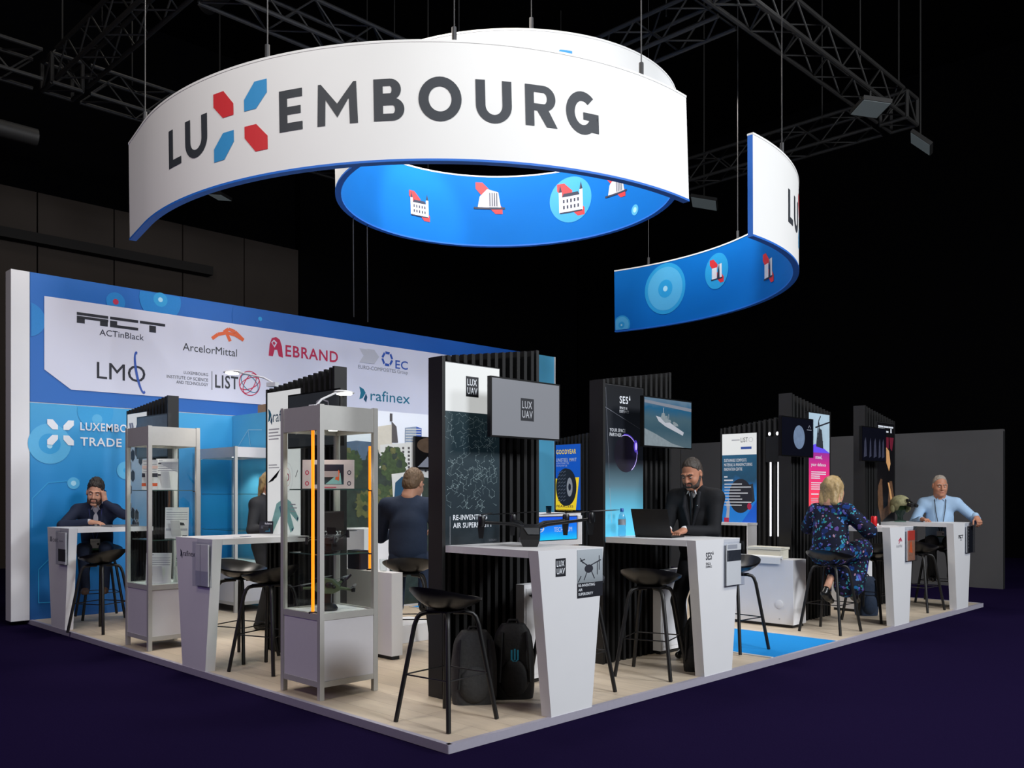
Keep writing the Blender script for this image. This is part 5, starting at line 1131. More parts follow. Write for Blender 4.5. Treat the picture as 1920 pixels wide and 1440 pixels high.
# helmet with night vision mount on a clear head stand
HELM = mat('helmet_camouflage_cloth', (150, 146, 108), .8, noise=.85, scale=17, bump=.2); CLEARH = glass_mat('clear_green_head', (190, 214, 204), rough=.08)
t = thing('helmet', 'camouflage combat helmet with night vision mount on a clear stand, on the rightmost counter', 'helmet', (8.42, .70, 1.086), R(150))
bm = B(); N = 26; rows = []
for i in range(11):
    ph = math.pi / 2 * i / 10; row = []
    for k in range(N):
        a = 2 * math.pi * k / N; lowf = .0 + (.045 if abs(math.sin(a)) > .6 and i == 10 else 0)
        row.append(bm.verts.new((.115 * math.sin(ph) * math.cos(a), .145 * math.sin(ph) * math.sin(a), .23 + .12 * math.cos(ph) - (.06 if (i == 10) else 0) * (1 if math.sin(a) < .5 else 0) - (.02 if i == 10 else 0))))
    rows.append(row)
for a, b_ in zip(rows, rows[1:]):
    for k in range(N): bm.faces.new((a[k], a[(k + 1) % N], b_[(k + 1) % N], b_[k]))
s_ = ob('shell', bm, HELM, t, True); md = s_.modifiers.new('thick', 'SOLIDIFY'); md.thickness = .012
bm = B(); ball(bm, (.11, -.01, .17), .045, (.45, 1, 1.1)); ball(bm, (-.11, -.01, .17), .045, (.45, 1, 1.1)); ob('ear_cover', bm, HELM, t, True)
bm = B(); box(bm, -.02, .02, .135, .17, .26, .30); tube(bm, [(0, .16, .28), (0, .22, .25)], .012, 8); box(bm, -.055, .055, .2, .235, .215, .25); tube(bm, [(-.035, .19, .225), (-.035, .27, .21)], .022, 12); tube(bm, [(.035, .19, .225), (.035, .27, .21)], .022, 12); ob('night_vision_mount', bm, BLACK, t)
bm = B(); lathe(bm, [(.07, .001), (.07, .02), (.035, .03), (.035, .08), (.06, .12), (.075, .19), (.05, .27)], 20); ob('clear_head_stand', bm, CLEARH, t, True)
# navy box and glass on the white cabinet behind the near showcase
t = thing('gift_box', 'navy cardboard box on the white cabinet behind the showcase nearest the camera', 'box', (1.44, 2.9, .761)); bm = B(); box(bm, -.05, .05, -.09, .09, .001, .17); ob('carton', bm, NAVY, t, bevel=.002); bm = B(); box(bm, -.052, .052, -.092, .092, .14, .173); ob('lid', bm, NAVY, t)
bm = B(); lathe(bm, [(.03, .001), (.034, .11), (.031, .11), (.028, .006)], 20); o = ob('drinking_glass', bm, GLASS, None, True, Matrix.Translation((1.44, 2.52, .761))); tag(o, 'clear drinking glass on the white cabinet behind the showcase', 'glass')
# ceiling pointing arm spots
def armlight(loc, yaw, L_, label):
    t = thing('arm_spotlight', label, 'lamp', loc, yaw, 'white arm spotlights'); ARMW = mat('white_lamp_metal', (206, 208, 212), .4, noise=.02)
    bm = B(); box(bm, -.05, .05, -.03, .03, .001, .04); ob('clamp', bm, ARMW, t, bevel=.006); bm = B(); tube(bm, [(0, 0, .04), (L_ * .25, 0, .09), (L_, 0, .16)], .008, 8); ob('arm', bm, ARMW, t, True)
    bm = B(); ball(bm, (L_ + .07, 0, .165), .1, (1, .55, .16)); ob('lamp_head', bm, ARMW, t, True)
    bm = B(); lathe(bm, [(.06, -.004), (.062, 0)], 18, (L_ + .07, 0, .150)); ob('lit_lens', bm, DISC, t)
    spot('arm_spot_light', (L_ + .07, 0, .14), (L_ + .12, 0, -2), 40 / KL, 110, WARM, .6, .05, t)
armlight((.94, 3.545, 2.445), R(112), .4, 'white arm spotlight reaching left from the tower behind the near showcase')
armlight((.36, 1.92, 2.081), R(10), .22, 'white arm spotlight on top of the showcase nearest the camera')
# ================================================================== bags
BAGK = mat('black_bag_nylon', (20, 20, 21), .7, noise=.3, scale=40, bump=.3); BAGG = mat('dark_grey_bag_cloth', (52, 52, 52), .8, noise=.35, scale=50, bump=.3); BAGB = mat('navy_blue_bag_cloth', (38, 56, 82), .75, noise=.3, scale=30, bump=.3)
def backpack(loc, rz, w, d, h, m, label, tilt=0., badge=None, pocket=None):
    t = thing('backpack', label, 'bag', loc, rz)
    Mx = Matrix.Rotation(tilt, 4, 'X')
    bm = B(); n = 20; rows = []
    for i in range(13):
        f = i / 12; z = h * f; k = 1 - .18 * max(0, f - .55) / .45 - .75 * max(0, f - .8) ** 2 / .04 * .35; k *= .93 + .07 * min(1, f / .12)
        rows.append([bm.verts.new((w / 2 * k * (abs(math.cos(a)) ** .55) * (1 if math.cos(a) > 0 else -1), d / 2 * k * (abs(math.sin(a)) ** .6) * (1 if math.sin(a) > 0 else -1), z + .002)) for a in (2 * math.pi * q / n + .01 for q in range(n))])
    for a, b_ in zip(rows, rows[1:]):
        for q in range(n): bm.faces.new((a[q], a[(q + 1) % n], b_[(q + 1) % n], b_[q]))
    bm.faces.new(rows[0][::-1]); bm.faces.new(rows[-1]); ob('main_bag', bm, m, t, True, Mx)
    bm = B(); v = len(bm.verts); ball(bm, (0, -d * .46, h * .3), 1, (w * .36, d * .22, h * .26)); ob('front_pocket', bm, pocket or m, t, True, Mx)
    bm = B(); tube(bm, [(-.05, d * .1, h * .97), (-.03, d * .12, h * 1.05), (.03, d * .12, h * 1.05), (.05, d * .1, h * .97)], .009, 8); ob('carry_handle', bm, BAGK, t, True, Mx)
    for s in (-1, 1):
        bm = B(); tube(bm, [(s * w * .3, -d * .40, h * .92), (s * w * .33, -d * .56, h * .62), (s * w * .36, -d * .55, h * .25)], .012, 6); ob('strap', bm, BAGK, t, True, Mx)
    if badge: 
        g = Gfx(); badge(g); g.build('badge', t, Mx @ frame((0, -d * .56, h * .62), (1, 0, 0), (0, 0, 1)))
    return t
backpack((.83, .68, 0), R(-38), .32, .2, .50, BAGG, 'dark grey rucksack with straps leaning on the tower base nearest the front corner', 0.06, None, BAGG)
CYB = mat('cyan_badge_print', (30, 130, 160), .5, emit=.03, noise=.1)
def bdg(g):
    for x in (-.022, 0, .022): g.rect(x - .006, -.04, x + .006, .04 - abs(x) * .3, CYB, 0)
    g.ring(0, -.02, .022, .03, .008, CYB, .0004, a0=180, a1=360)
backpack((1.14, .60, 0), R(-40), .30, .2, .52, BAGK, 'black rucksack with a small cyan crest, behind the nearest counter', 0., bdg)
backpack((2.87, .21, 0), R(-60), .19, .18, .42, BAGK, 'plain black bag on the floor behind the pedestal with the clear leaflet box')
backpack((7.18, .62, 0), R(-40), .26, .2, .46, BAGB, 'navy blue rucksack under the counter with the red leaflet')
# ================================================================== people: smooth volumes turned into one surface
class Vol:
    def __init__(s, vox): s.vox = vox; s.pr = []
    def cone(s, a, b, ra, rb, k=.02, sub=False): s.pr.append(('c', np.array(a, float), np.array(b, float), ra, rb, k, sub)); return s
    def ell(s, c, r, M=None, k=.02, sub=False): s.pr.append(('e', np.array(c, float), np.array(r, float), M, 0, k, sub)); return s
    def half(s, n, d): s.pr.append(('h', np.array(n, float), d, 0, 0, 0, False)); return s      # keep n.p < d
    def field(s):
        lo = np.full(3, 1e9); hi = -lo
        for q in s.pr:
            if q[0] == 'h' or q[6]: continue
            if q[0] == 'c': m = max(q[3], q[4]) + .02; a, b = np.minimum(q[1], q[2]) - m, np.maximum(q[1], q[2]) + m
            else: m = q[2].max() + .02; a, b = q[1] - m, q[1] + m
            lo = np.minimum(lo, a); hi = np.maximum(hi, b)
        n = np.ceil((hi - lo) / s.vox).astype(int) + 2; F = np.full(n, .2, np.float32)
        ax = [lo[i] + s.vox * np.arange(n[i]) for i in range(3)]
        for q in s.pr:
            if q[0] == 'h':
                d = (ax[0][:, None, None] * q[1][0] + ax[1][None, :, None] * q[1][1] + ax[2][None, None, :] * q[1][2] - q[2]).astype(np.float32)
                F = np.maximum(F, d); continue
            k = q[5]
            if q[0] == 'c': m = max(q[3], q[4]) + k + .03; a, b = np.minimum(q[1], q[2]) - m, np.maximum(q[1], q[2]) + m
            else: m = q[2].max() + k + .03; a, b = q[1] - m, q[1] + m
            i0 = np.clip(((a - lo) / s.vox).astype(int), 0, n - 1); i1 = np.clip(((b - lo) / s.vox).astype(int) + 2, 1, n)
            sl = tuple(slice(i0[i], i1[i]) for i in range(3))
            X = ax[0][sl[0]][:, None, None]; Y = ax[1][sl[1]][None, :, None]; Z = ax[2][sl[2]][None, None, :]
            if q[0] == 'c':
                A, ab = q[1], q[2] - q[1]; L2 = max(ab @ ab, 1e-9)
                t = np.clip(((X - A[0]) * ab[0] + (Y - A[1]) * ab[1] + (Z - A[2]) * ab[2]) / L2, 0, 1)
                d = np.sqrt((X - A[0] - t * ab[0]) ** 2 + (Y - A[1] - t * ab[1]) ** 2 + (Z - A[2] - t * ab[2]) ** 2) - (q[3] + (q[4] - q[3]) * t)
            else:
                dx, dy, dz = X - q[1][0], Y - q[1][1], Z - q[1][2]; r = q[2]
                if q[3] is not None:
                    M = np.array(q[3].to_3x3().transposed()); dx, dy, dz = (M[i][0] * dx + M[i][1] * dy + M[i][2] * dz for i in range(3))
                k0 = np.sqrt((dx / r[0]) ** 2 + (dy / r[1]) ** 2 + (dz / r[2]) ** 2); k1 = np.sqrt((dx / r[0] ** 2) ** 2 + (dy / r[1] ** 2) ** 2 + (dz / r[2] ** 2) ** 2)
                d = k0 * (k0 - 1) / np.maximum(k1, 1e-6)
            o = F[sl]
            if q[6]:
                d = -d
                F[sl] = np.maximum(o, d) + (np.maximum(k - np.abs(o - d), 0) ** 2) / (4 * k) if k > 0 else np.maximum(o, d)
            else: F[sl] = np.minimum(o, d) - (np.maximum(k - np.abs(o - d), 0) ** 2) / (4 * k) if k > 0 else np.minimum(o, d)
        return F, lo
    def mesh(s):
        F, lo = s.field(); S_ = F < 0; n = np.array(F.shape)
        c = [(i, j, k) for i in (0, 1) for j in (0, 1) for k in (0, 1)]
        cut = lambda A, o: A[o[0]:n[0] - 1 + o[0], o[1]:n[1] - 1 + o[1], o[2]:n[2] - 1 + o[2]]
        cnt = sum(cut(S_, o).astype(np.int8) for o in c); act = np.argwhere((cnt > 0) & (cnt < 8))
        idx = np.full(n - 1, -1, int); idx[tuple(act.T)] = np.arange(len(act))
        val = np.stack([F[tuple((act + o).T)] for o in c], 1); acc = np.zeros((len(act), 3)); w = np.zeros(len(act))
        for a in range(8):
            for b in range(a + 1, 8):
                d = np.array(c[b]) - np.array(c[a])
                if np.abs(d).sum() != 1: continue
                va, vb = val[:, a], val[:, b]; m = (va < 0) != (vb < 0); t = np.where(m, va / np.where(va == vb, 1, va - vb), 0)
                acc += m[:, None] * (np.array(c[a]) + t[:, None] * d); w += m
        V = lo + s.vox * (act + acc / w[:, None]); Q = []
        for axn in range(3):
            o = [0, 0, 0]; o[axn] = 1; u, v = [i for i in range(3) if i != axn]
            sl0 = [slice(None)] * 3; sl1 = [slice(None)] * 3; sl0[axn] = slice(0, -1); sl1[axn] = slice(1, None)
            e = np.argwhere(S_[tuple(sl0)] != S_[tuple(sl1)]); e = e[(e[:, u] > 0) & (e[:, v] > 0) & (e[:, u] < n[u] - 1) & (e[:, v] < n[v] - 1)]
            du = np.zeros(3, int); du[u] = 1; dv = np.zeros(3, int); dv[v] = 1
            q = np.stack([idx[tuple((e - du - dv).T)], idx[tuple((e - dv).T)], idx[tuple(e.T)], idx[tuple((e - du).T)]], 1)
            ins = S_[tuple(e.T)]; flip = ins if axn != 1 else ~ins; q[~flip] = q[~flip][:, ::-1]; Q.append(q[(q >= 0).all(1)])
        return V, np.concatenate(Q)
def vol_obj(name, vols, mats, parent, face_mat=None):
    vs, qs, o = [], [], 0
    for v in (vols if isinstance(vols, list) else [vols]):
        V, Q = v.mesh(); vs.append(V); qs.append(Q + o); o += len(V)
    V = np.concatenate(vs); Q = np.concatenate(qs)
    me = bpy.data.meshes.new(name); me.from_pydata(V.tolist(), [], Q.tolist())
    ob_ = link_mesh(name, me, mats, parent, True)
    if face_mat is not None:
        C_ = V[Q].mean(1); me.polygons.foreach_set('material_index', np.asarray(face_mat(C_), np.int32))
    return ob_
def V3(*a): return np.array(a, float)
def unit(v): v = np.asarray(v, float); return v / max(np.linalg.norm(v), 1e-9)
def ik(a, b, l1, l2, pole):
    a, b = np.array(a, float), np.array(b, float); d = b - a; L = min(np.linalg.norm(d), (l1 + l2) * .999); u = unit(d)
    x = (l1 * l1 - l2 * l2 + L * L) / (2 * L); h = math.sqrt(max(l1 * l1 - x * x, 0)); p = np.array(pole, float) - a; p = unit(p - u * (p @ u))
    return a + u * x + p * h
def headM(pos, yaw, pitch, roll=0.):
    return Matrix.Translation(pos) @ Matrix.Rotation(R(yaw), 4, 'Z') @ Matrix.Rotation(R(-pitch), 4, 'X') @ Matrix.Rotation(R(roll), 4, 'Y')
def hp(M, *p): return np.array(M @ Vector(p))
def head_vol(M, neck, s=1.0, fat=0.):
    v = Vol(.0048); H = lambda *p: hp(M, *(q * s for q in p)); e = lambda c, r, k=.02, sub=False: v.ell(H(*c), np.array(r) * s, M, k, sub)
    e((0, -.018, .035), (.074, .094, .088)); e((0, .022, -.03), (.063 + fat, .07, .082), .03); e((0, .036, -.082), (.046 + fat, .052, .036), .03); v.cone(H(-.012, .078, -.104), H(.012, .078, -.104), .016 * s, .016 * s, .025)
    for q in (-1, 1): e((q * .036, .058, -.035), (.026, .03, .026), .02)
    for q in (-1, 1): v.cone(H(q * .012, .088, .026), H(q * .047, .076, .024), .011 * s, .009 * s, .012)
    for q in (-1, 1): v.ell(H(q * .032, .097, .004), np.array((.019, .016, .013)) * s, M, .01, True)
    for q in (-1, 1): e((q * .031, .078, .003), (.014, .013, .011), .004)
    v.cone(H(0, .088, .018), H(0, .112, -.03), .008 * s, .0125 * s, .012); v.cone(H(-.012, .094, -.034), H(.012, .094, -.034), .009 * s, .009 * s, .008)
    v.cone(H(-.018, .088, -.062), H(.018, .088, -.062), .0065 * s, .0065 * s, .006); v.cone(H(-.015, .086, -.074), H(.015, .086, -.074), .0075 * s, .0075 * s, .006)
    v.cone(H(-.022, .099, -.068), H(.022, .099, -.068), .004 * s, .004 * s, .003, True)
    for q in (-1, 1):
        e((q * .078, -.008, -.004), (.011, .021, .033), .008); v.ell(H(q * .088, .0, .0), np.array((.007, .01, .016)) * s, M, .005, True)
    v.cone(H(0, -.022, -.07), neck, .055 * s + fat, .062 * s + fat, .03)
    return v
def face_details(M, t, s, browm, skin_lip, closed=False):
    H = lambda *p: hp(M, *(q * s for q in p)); 
    for q in (-1, 1): bm = B(); ball(bm, H(q * .031, .0795, .001 if not closed else -.002), .0125 * s, (1, 1, .8), 12, 8, 0); ball(bm, H(q * .030, .0895, -.001), .0052 * s, (1, .6, 1), 10, 6, 1); ob('eye', bm, [mat('eye_white', (196, 188, 180), .3, noise=.01), mat('eye_iris', (34, 28, 26), .2, noise=.05)], t, True)
    for q in (-1, 1):
        bm = B(); tube(bm, [H(q * .014, .0985, .024), H(q * .032, .0945, .031), H(q * .05, .083, .024)], .0045 * s, 6); ob('eyebrow', bm, browm, t, True)
    bm = B(); tube(bm, [H(-.02, .0915, -.067), H(0, .0975, -.066), H(.02, .0915, -.067)], .0034 * s, 6); ob('lips', bm, skin_lip, t, True)
def hair_short(M, s, t, m, y0=.045, sl=.9, thick=.014, top=.0, name='hair', zlow=-.07):
    v = Vol(.005); c = lambda *p: hp(M, *(q * s for q in p))
    v.ell(c(0, -.02, .035 + top * .5), np.array((.074 + thick * .75, .094 + thick, .09 + thick + top)) * s, M, .01); v.ell(c(0, -.055, -.02), np.array((.066 + thick * .6, .06 + thick * .6, .075)) * s, M, .02)
    for q in (-1, 1): v.cone(c(q * .069, -.012, .02), c(q * .069, .004, -.022), .0105 * s, .008 * s, .01)
    R3 = np.array(M.to_3x3()); o = np.array(M.translation)
    for n, d in (((0, 1, -sl), y0 - sl * .05), ((0, 0, -1), -zlow)):
        w = R3 @ unit(n); v.half(w, w @ o + d * s / np.linalg.norm(n))
    for q in (-1, 1): v.ell(c(q * .09, .005, -.012), np.array((.03, .026, .036)) * s, M, .004, True)
    return ruffle(vol_obj(name, v, m, t), .006 if top < .01 else .013, 60)
def ruffle(o, amp, freq):
    """uneven locks on a hair surface"""
    from mathutils import noise
    for v in o.data.vertices: v.co += v.normal * amp * noise.noise((v.co.x * freq, v.co.y * freq, v.co.z * freq * .5))
    return o
def beard_obj(M, s, t, m, full=True, fat=0.):
    v = Vol(.005); c = lambda *p: hp(M, *(q * s for q in p)); th = .006
    v.ell(c(0, .036, -.086), np.array((.048 + th + fat, .054 + th, .036 + th)) * s, M, .02)
    if full:
        for q in (-1, 1): v.cone(c(q * (.064 + fat), .0, -.02), c(q * (.046 + fat), .05, -.085), .013 * s, .02 * s, .02)
    v.cone(c(-.026, .086, -.05), c(.026, .086, -.05), .0075 * s, .0075 * s, .01)
    for q in (-1, 1): v.cone(c(q * .027, .084, -.052), c(q * .026, .08, -.085), .007 * s, .009 * s, .01)
    v.cone(c(-.014, .098, -.068), c(.014, .098, -.068), .0085 * s, .0085 * s, .003, True)
    return vol_obj('beard', v, m, t)
def hand_vol(wr, fw, nrm, side, curl=.5, s=1.0, spread=1.0, thumb=1.0):
    """wr wrist, fw finger direction, nrm back-of-hand direction, side +1 right hand"""
    v = Vol(.0036); f = unit(fw); n = unit(np.array(nrm) - f * (np.array(nrm) @ f)); x = np.cross(f, n) * side      # x towards the little finger
    P = lambda a, b, c: np.array(wr) + (x * a + f * b + n * c) * s
    for a, r in ((-.026, .0125), (-.009, .0135), (.009, .013), (.026, .0115)): v.cone(P(a * .6, .0, 0), P(a, .085, .002), .016 * s, r * s, .014)
    v.cone(P(0, -.045, 0), P(0, .015, 0), .026 * s, .025 * s, .02)
    for i, (a, L_, r) in enumerate(((-.028, .074, .0088), (-.0095, .083, .0092), (.0095, .077, .0088), (.0275, .06, .0078))):
        p = P(a, .085, .002); ang = .25 * curl; lens = (.46, .3, .26)
        for j, q in enumerate(lens):
            ang += (.55, .75, .5)[j] * curl * (1 + .08 * i); d = f * math.cos(ang) - n * math.sin(ang) + x * (a * 4 * spread * (1 - curl * .5)); e = p + unit(d) * L_ * q * s
            v.cone(p, e, r * (1 - .08 * j) * s, r * (.94 - .1 * j) * s, .004); p = e
    p = P(-.024, .02, -.004); d = unit(-x * .75 * thumb + f * .65 - n * .35); e = p + d * .045 * s; v.cone(p, e, .0125 * s, .0105 * s, .012); d2 = unit(-x * .25 * thumb + f * .9 - n * .35); e2 = e + d2 * .032 * s; v.cone(e, e2, .0105 * s, .0092 * s, .004); v.cone(e2, e2 + unit(d2 - n * .2) * .022 * s, .0092 * s, .0078 * s, .004)
    return v
def suit_mat(name, c, n=.12): return mat(name, c, .78, noise=n, scale=35, bump=.12, spec=.25)
SK1 = mat('skin_light', (206, 154, 128), .5, noise=.06, scale=30, spec=.35); SK2 = mat('skin_ruddy', (184, 128, 102), .5, noise=.08, scale=30, spec=.35); LIP = mat('lips_skin', (168, 98, 88), .45, noise=.05)
SHWHITE = mat('white_shirt_cotton', (222, 222, 224), .8, noise=.04, scale=30, bump=.08)
SHOE = mat('black_shoe_leather', (18, 17, 17), .3, noise=.15, scale=30)
def person(loc, rz, label, sk, pelvis, chest, neck, headp, head_rot, sh, hands, elbows, hand_dirs, feet, knees, top, topm, legm, shoem, hairf, s=1.0, fat=0., brow=None, sleeve=.0, skirt=None, tie=None, lapel=False, shirtm=None, beard=None, curl=(.5, .5), collar=None, belly=0., eyes=True, arms=(.29, .265), shw=.19, vopen=False, name='person', legl=(.45, .45), hand_scale=1.0, lapelm=None):
    t = thing(name, label, 'person', loc, rz)
    P, C, N = V3(*pelvis), V3(*chest), V3(*neck); M = headM(headp, *head_rot); up = unit(N - P); ac = unit(V3(1, 0, 0) if sh is None else V3(*sh)); fwd = unit(np.cross(up, ac))
    RM = Matrix(((ac[0], fwd[0], up[0], 0), (ac[1], fwd[1], up[1], 0), (ac[2], fwd[2], up[2], 0), (0, 0, 0, 1)))
    shl = {q: N - up * .085 + ac * q * (shw - .015) for q in (1, -1)}
    body = Vol(.012); limbs = {}
    body.ell(P, (.11, .075, .1), RM, .05).ell(C, (.11, .07, .14), RM, .05).cone(P, C, .075, .075, .05).cone(C, N, .065, .05, .05)
    hv = []
    for q, i in ((1, 0), (-1, 1)):
        w_ = V3(*hands[i]); el = ik(shl[q], w_, arms[0], arms[1], elbows[i]); 
        L_ = np.linalg.norm(w_ - shl[q])
        if L_ > sum(arms): w_ = shl[q] + unit(w_ - shl[q]) * sum(arms) * .995
        limbs[q] = (shl[q], el, w_); body.cone(shl[q], el, .046, .036, .02).cone(el, w_, .036, .026, .02)
        f, n_ = hand_dirs[i]; hv.append(hand_vol(w_ + unit(f) * .03, f, n_, q, curl[i], hand_scale))
    hips = {q: P + ac * q * .085 - up * .04 for q in (1, -1)}; legs = {}
    for q, i in ((1, 0), (-1, 1)):
        an = V3(*feet[i][:3]) + V3(0, 0, .085); kn = ik(hips[q], an, legl[0], legl[1], knees[i]); legs[q] = (hips[q], kn, an); body.cone(hips[q], kn, .06, .042, .03).cone(kn, an, .045, .035, .02)
    hd = head_vol(M, N + up * .0, s, fat)
    o = vol_obj('body', [body, hd] + hv, sk, t)
    if eyes: face_details(M, t, s, brow or INK, LIP)
    # ---- upper garment
    sh_v = Vol(.009); th = .012
    sleeve_w = (.062, .05, .038) if lapel else ((.066, .064, .056) if skirt is not None else (.06, .052, .042))
    def torso(v, g, hem=.12):
        v.ell(P + up * .06 + fwd * belly * .6, (.155 + g + fat, .115 + g + belly * .7, .19), RM, .09).ell(C - up * .01 + fwd * .004, (.155 + g + fat, .114 + g, .21), RM, .09).cone(P - up * hem, P + up * .12, .05 + g, .11 + g, .07)
        v.cone(P + up * .04, C, .118 + g + fat * .5, .118 + g, .08); v.cone(C + up * .02, N - up * .07, .11 + g, .075 + g, .06)
        v.cone(shl[1] - ac * .05 - up * .03, shl[-1] + ac * .05 - up * .03, .082 + g * .7, .082 + g * .7, .05)
        for q in (1, -1): v.cone(shl[q] - ac * q * .02, shl[q], .064 + g, .063 + g, .03).cone(N - up * .005 + ac * q * .02, shl[q] - ac * q * .02 + up * .012, .045, .052, .05)
    if shirtm is not None:
        iv = Vol(.009); iv.ell(C + fwd * .006, (.14, .108, .18), RM, .05).ell(P + up * .1, (.13, .1, .12), RM, .05).cone(N - up * .045, N + up * .012 + fwd * .004, .07, .062, .02)
        for q in (1, -1): a, e_, w_ = limbs[q]; iv.cone(w_ - unit(w_ - e_) * .05, w_ + unit(w_ - e_) * .012, .033, .032, .0)
        vol_obj('shirt', iv, shirtm, t)
    torso(sh_v, 0.0 if not lapel else .01)
    for q in (1, -1):
        a, e_, w_ = limbs[q]; d = w_ - e_; end = w_ - unit(d) * (.012 if lapel else .0) - d * sleeve
        sh_v.cone(a, e_, sleeve_w[0] + (.006 if lapel else 0) + fat * .6, sleeve_w[1] + fat * .5, .03).cone(e_, end, sleeve_w[1] + fat * .5, sleeve_w[2], .02)
    if vopen:
        b0 = N + fwd * .1 - up * .0; b1 = P + up * .17 + fwd * (.14 + belly)
        sh_v.cone(b0, b1, .062, .006, .004, True); sh_v.ell(N + up * .02, (.062, .07, .05), RM, .01, True)
    if not lapel: sh_v.cone(N - up * .02, N + up * .012, .062 + fat, .06 + fat, .015)
    g_ = vol_obj(top, sh_v, topm, t)
    if lapel:
        lv = Vol(.006); b1 = P + up * .19 + fwd * (.128 + belly)
        for q in (1, -1):
            a0 = N + up * .02 - fwd * .03 + ac * q * .058; a1 = N - up * .035 + fwd * .062 + ac * q * .066; a2 = N - up * .15 + fwd * .112 + ac * q * .062
            lv.cone(N + up * .022 - fwd * .062, a0, .013, .013, .006).cone(a0, a1, .013, .015, .008).cone(a1, a2, .016, .019, .01).cone(a2, b1, .018, .008, .01)
        vol_obj('lapels', lv, lapelm or topm, g_)
    if collar is not None:
        cv = Vol(.005)
        for q in (1, -1):
            a0 = N + up * .034 - fwd * .058; a1 = N + up * .03 + ac * q * .06; a2 = N + up * .0 + fwd * .064 + ac * q * .022; cv.cone(a0, a1, .011, .011, .004).cone(a1, a2, .011, .012, .004).cone(a2, N - up * .04 + fwd * .078 + ac * q * .045, .011, .004, .004)
        vol_obj('collar', cv, collar, t)
    if tie is not None:
        tv = Vol(.005); tv.cone(N - up * .01 + fwd * .072, N - up * .03 + fwd * .082, .016, .012, .004).cone(N - up * .03 + fwd * .085, P + up * .2 + fwd * .118, .011, .024, .004); vol_obj('tie', tv, tie, t)
    # ---- trousers or skirt, shoes
    tr = Vol(.01)
    if skirt is None:
        tr.ell(P - up * .0, (.155 + fat, .124 + belly * .6, .15), RM, .05)
        for q in (1, -1): a, k_, n_ = legs[q]; tr.cone(a, k_, .088 + fat * .5, .064, .03).cone(k_, n_ + V3(0, 0, -.015), .064, .052, .02)
        vol_obj('trousers', tr, legm, t)
    else:
        tr.ell(P - up * .02, (.165 + fat, .13, .12), RM, .04)
        for q in (1, -1): a, k_, n_ = legs[q]; tr.cone(a, k_, .112, .1, .06).cone(k_, n_ + (k_ - n_) * (skirt if q == 1 else .62), .095, .112 if q == 1 else .08, .07)
        tr.cone(legs[1][1], legs[-1][1], .085, .085, .06); tr.cone((hips[1] + hips[-1]) / 2, (legs[1][1] + legs[-1][1]) / 2, .12, .1, .06); m0 = legs[1][2] * .7 + legs[-1][2] * .3; m1 = (legs[1][1] + legs[-1][1]) / 2; tr.cone(m1, m0 + (m1 - m0) * skirt, .1, .12, .06); vol_obj('skirt', tr, legm, t)
    for q, i in ((1, 0), (-1, 1)):
        n_ = legs[q][2]; fz = feet[i][2]; fd = unit(V3(*feet[i][3:6])) if len(feet[i]) > 3 else fwd * V3(1, 1, 0); fd = unit(fd * V3(1, 1, 1)); sv = Vol(.007)
        b0 = V3(n_[0], n_[1], fz + .035) - fd * .035; b1 = b0 + fd * .17 
        sv.cone(b0, b0 + fd * .08, .038, .04, .02).cone(b0 + fd * .08, b1, .04, .03, .02).cone(b0 + V3(0, 0, .01), n_ + V3(0, 0, .01), .036, .04, .02)
        if len(feet[i]) <= 3: sv.half((0, 0, -1), -fz - .001)
        vol_obj('shoe', sv, shoem, t)
    if hairf: hairf(M, t)
    if beard: beard_obj(M, s, t, beard, True, fat)
    return t, M, limbs, (P, C, N, up, fwd, ac), legs
def lanyard(t, fr, m, badge_m, z_drop, w=.07, bz=.1, off=.13, xoff=0., narrow=.05):
    P, C, N, up, fwd, ac = fr; b = N - up * z_drop + fwd * off + ac * xoff
    bm = B()
    for q in (1, -1): tube(bm, [N + up * .01 - fwd * .05 + ac * q * .05, N - up * .03 + fwd * .075 + ac * q * .068, N - up * .17 + fwd * .135 + ac * q * .055, b + ac * q * .012], .0045, 6)
    l = ob('lanyard', bm, m, t, True)
    bm = B(); box(bm, -w / 2, w / 2, -.003, .003, -bz, 0); bd = ob('badge', bm, badge_m, l, M=frame_from(b, ac, fwd))
    g = Gfx(); g.rect(-w / 2, -bz, w / 2, -bz * .82, mat('badge_green_band', (40, 110, 70), .5, noise=.03), 0); g.rect(w * .18, -bz * .55, w * .42, -bz * .35, INK, 0); g.rect(-w * .4, -bz * .2, w * .3, -bz * .16, GREY, 0); g.rect(-w * .4, -bz * .3, w * .1, -bz * .27, LGREY, 0)
    g.build('badge_print', bd, frame((0, .0036, 0), (-1, 0, 0), (0, 0, 1)))
    return l
def frame_from(o, x, y):
    x = Vector(x).normalized(); y = (Vector(y) - x * Vector(y).dot(x)).normalized(); z = x.cross(y)
    return Matrix(((x.x, y.x, z.x, o[0]), (x.y, y.y, z.y, o[1]), (x.z, y.z, z.z, o[2]), (0, 0, 0, 1)))
HBRN = mat('dark_brown_hair', (44, 36, 32), .6, noise=.4, scale=60, bump=.4); HGRY = mat('greying_brown_hair', (62, 54, 48), .6, noise=.4, scale=70, bump=.4); HLBR = mat('light_brown_hair', (112, 90, 68), .6, noise=.4, scale=70, bump=.4)
HBLO = mat('blonde_hair', (172, 146, 102), .5, noise=.5, scale=45, bump=.4); HSIL = mat('cropped_grey_hair', (150, 140, 130), .7, noise=.25, scale=90, bump=.3); BRD = mat('brown_beard_hair', (70, 50, 40), .7, noise=.4, scale=90, bump=.4); BRD2 = mat('dark_goatee_hair', (62, 52, 48), .7, noise=.4, scale=90, bump=.4)
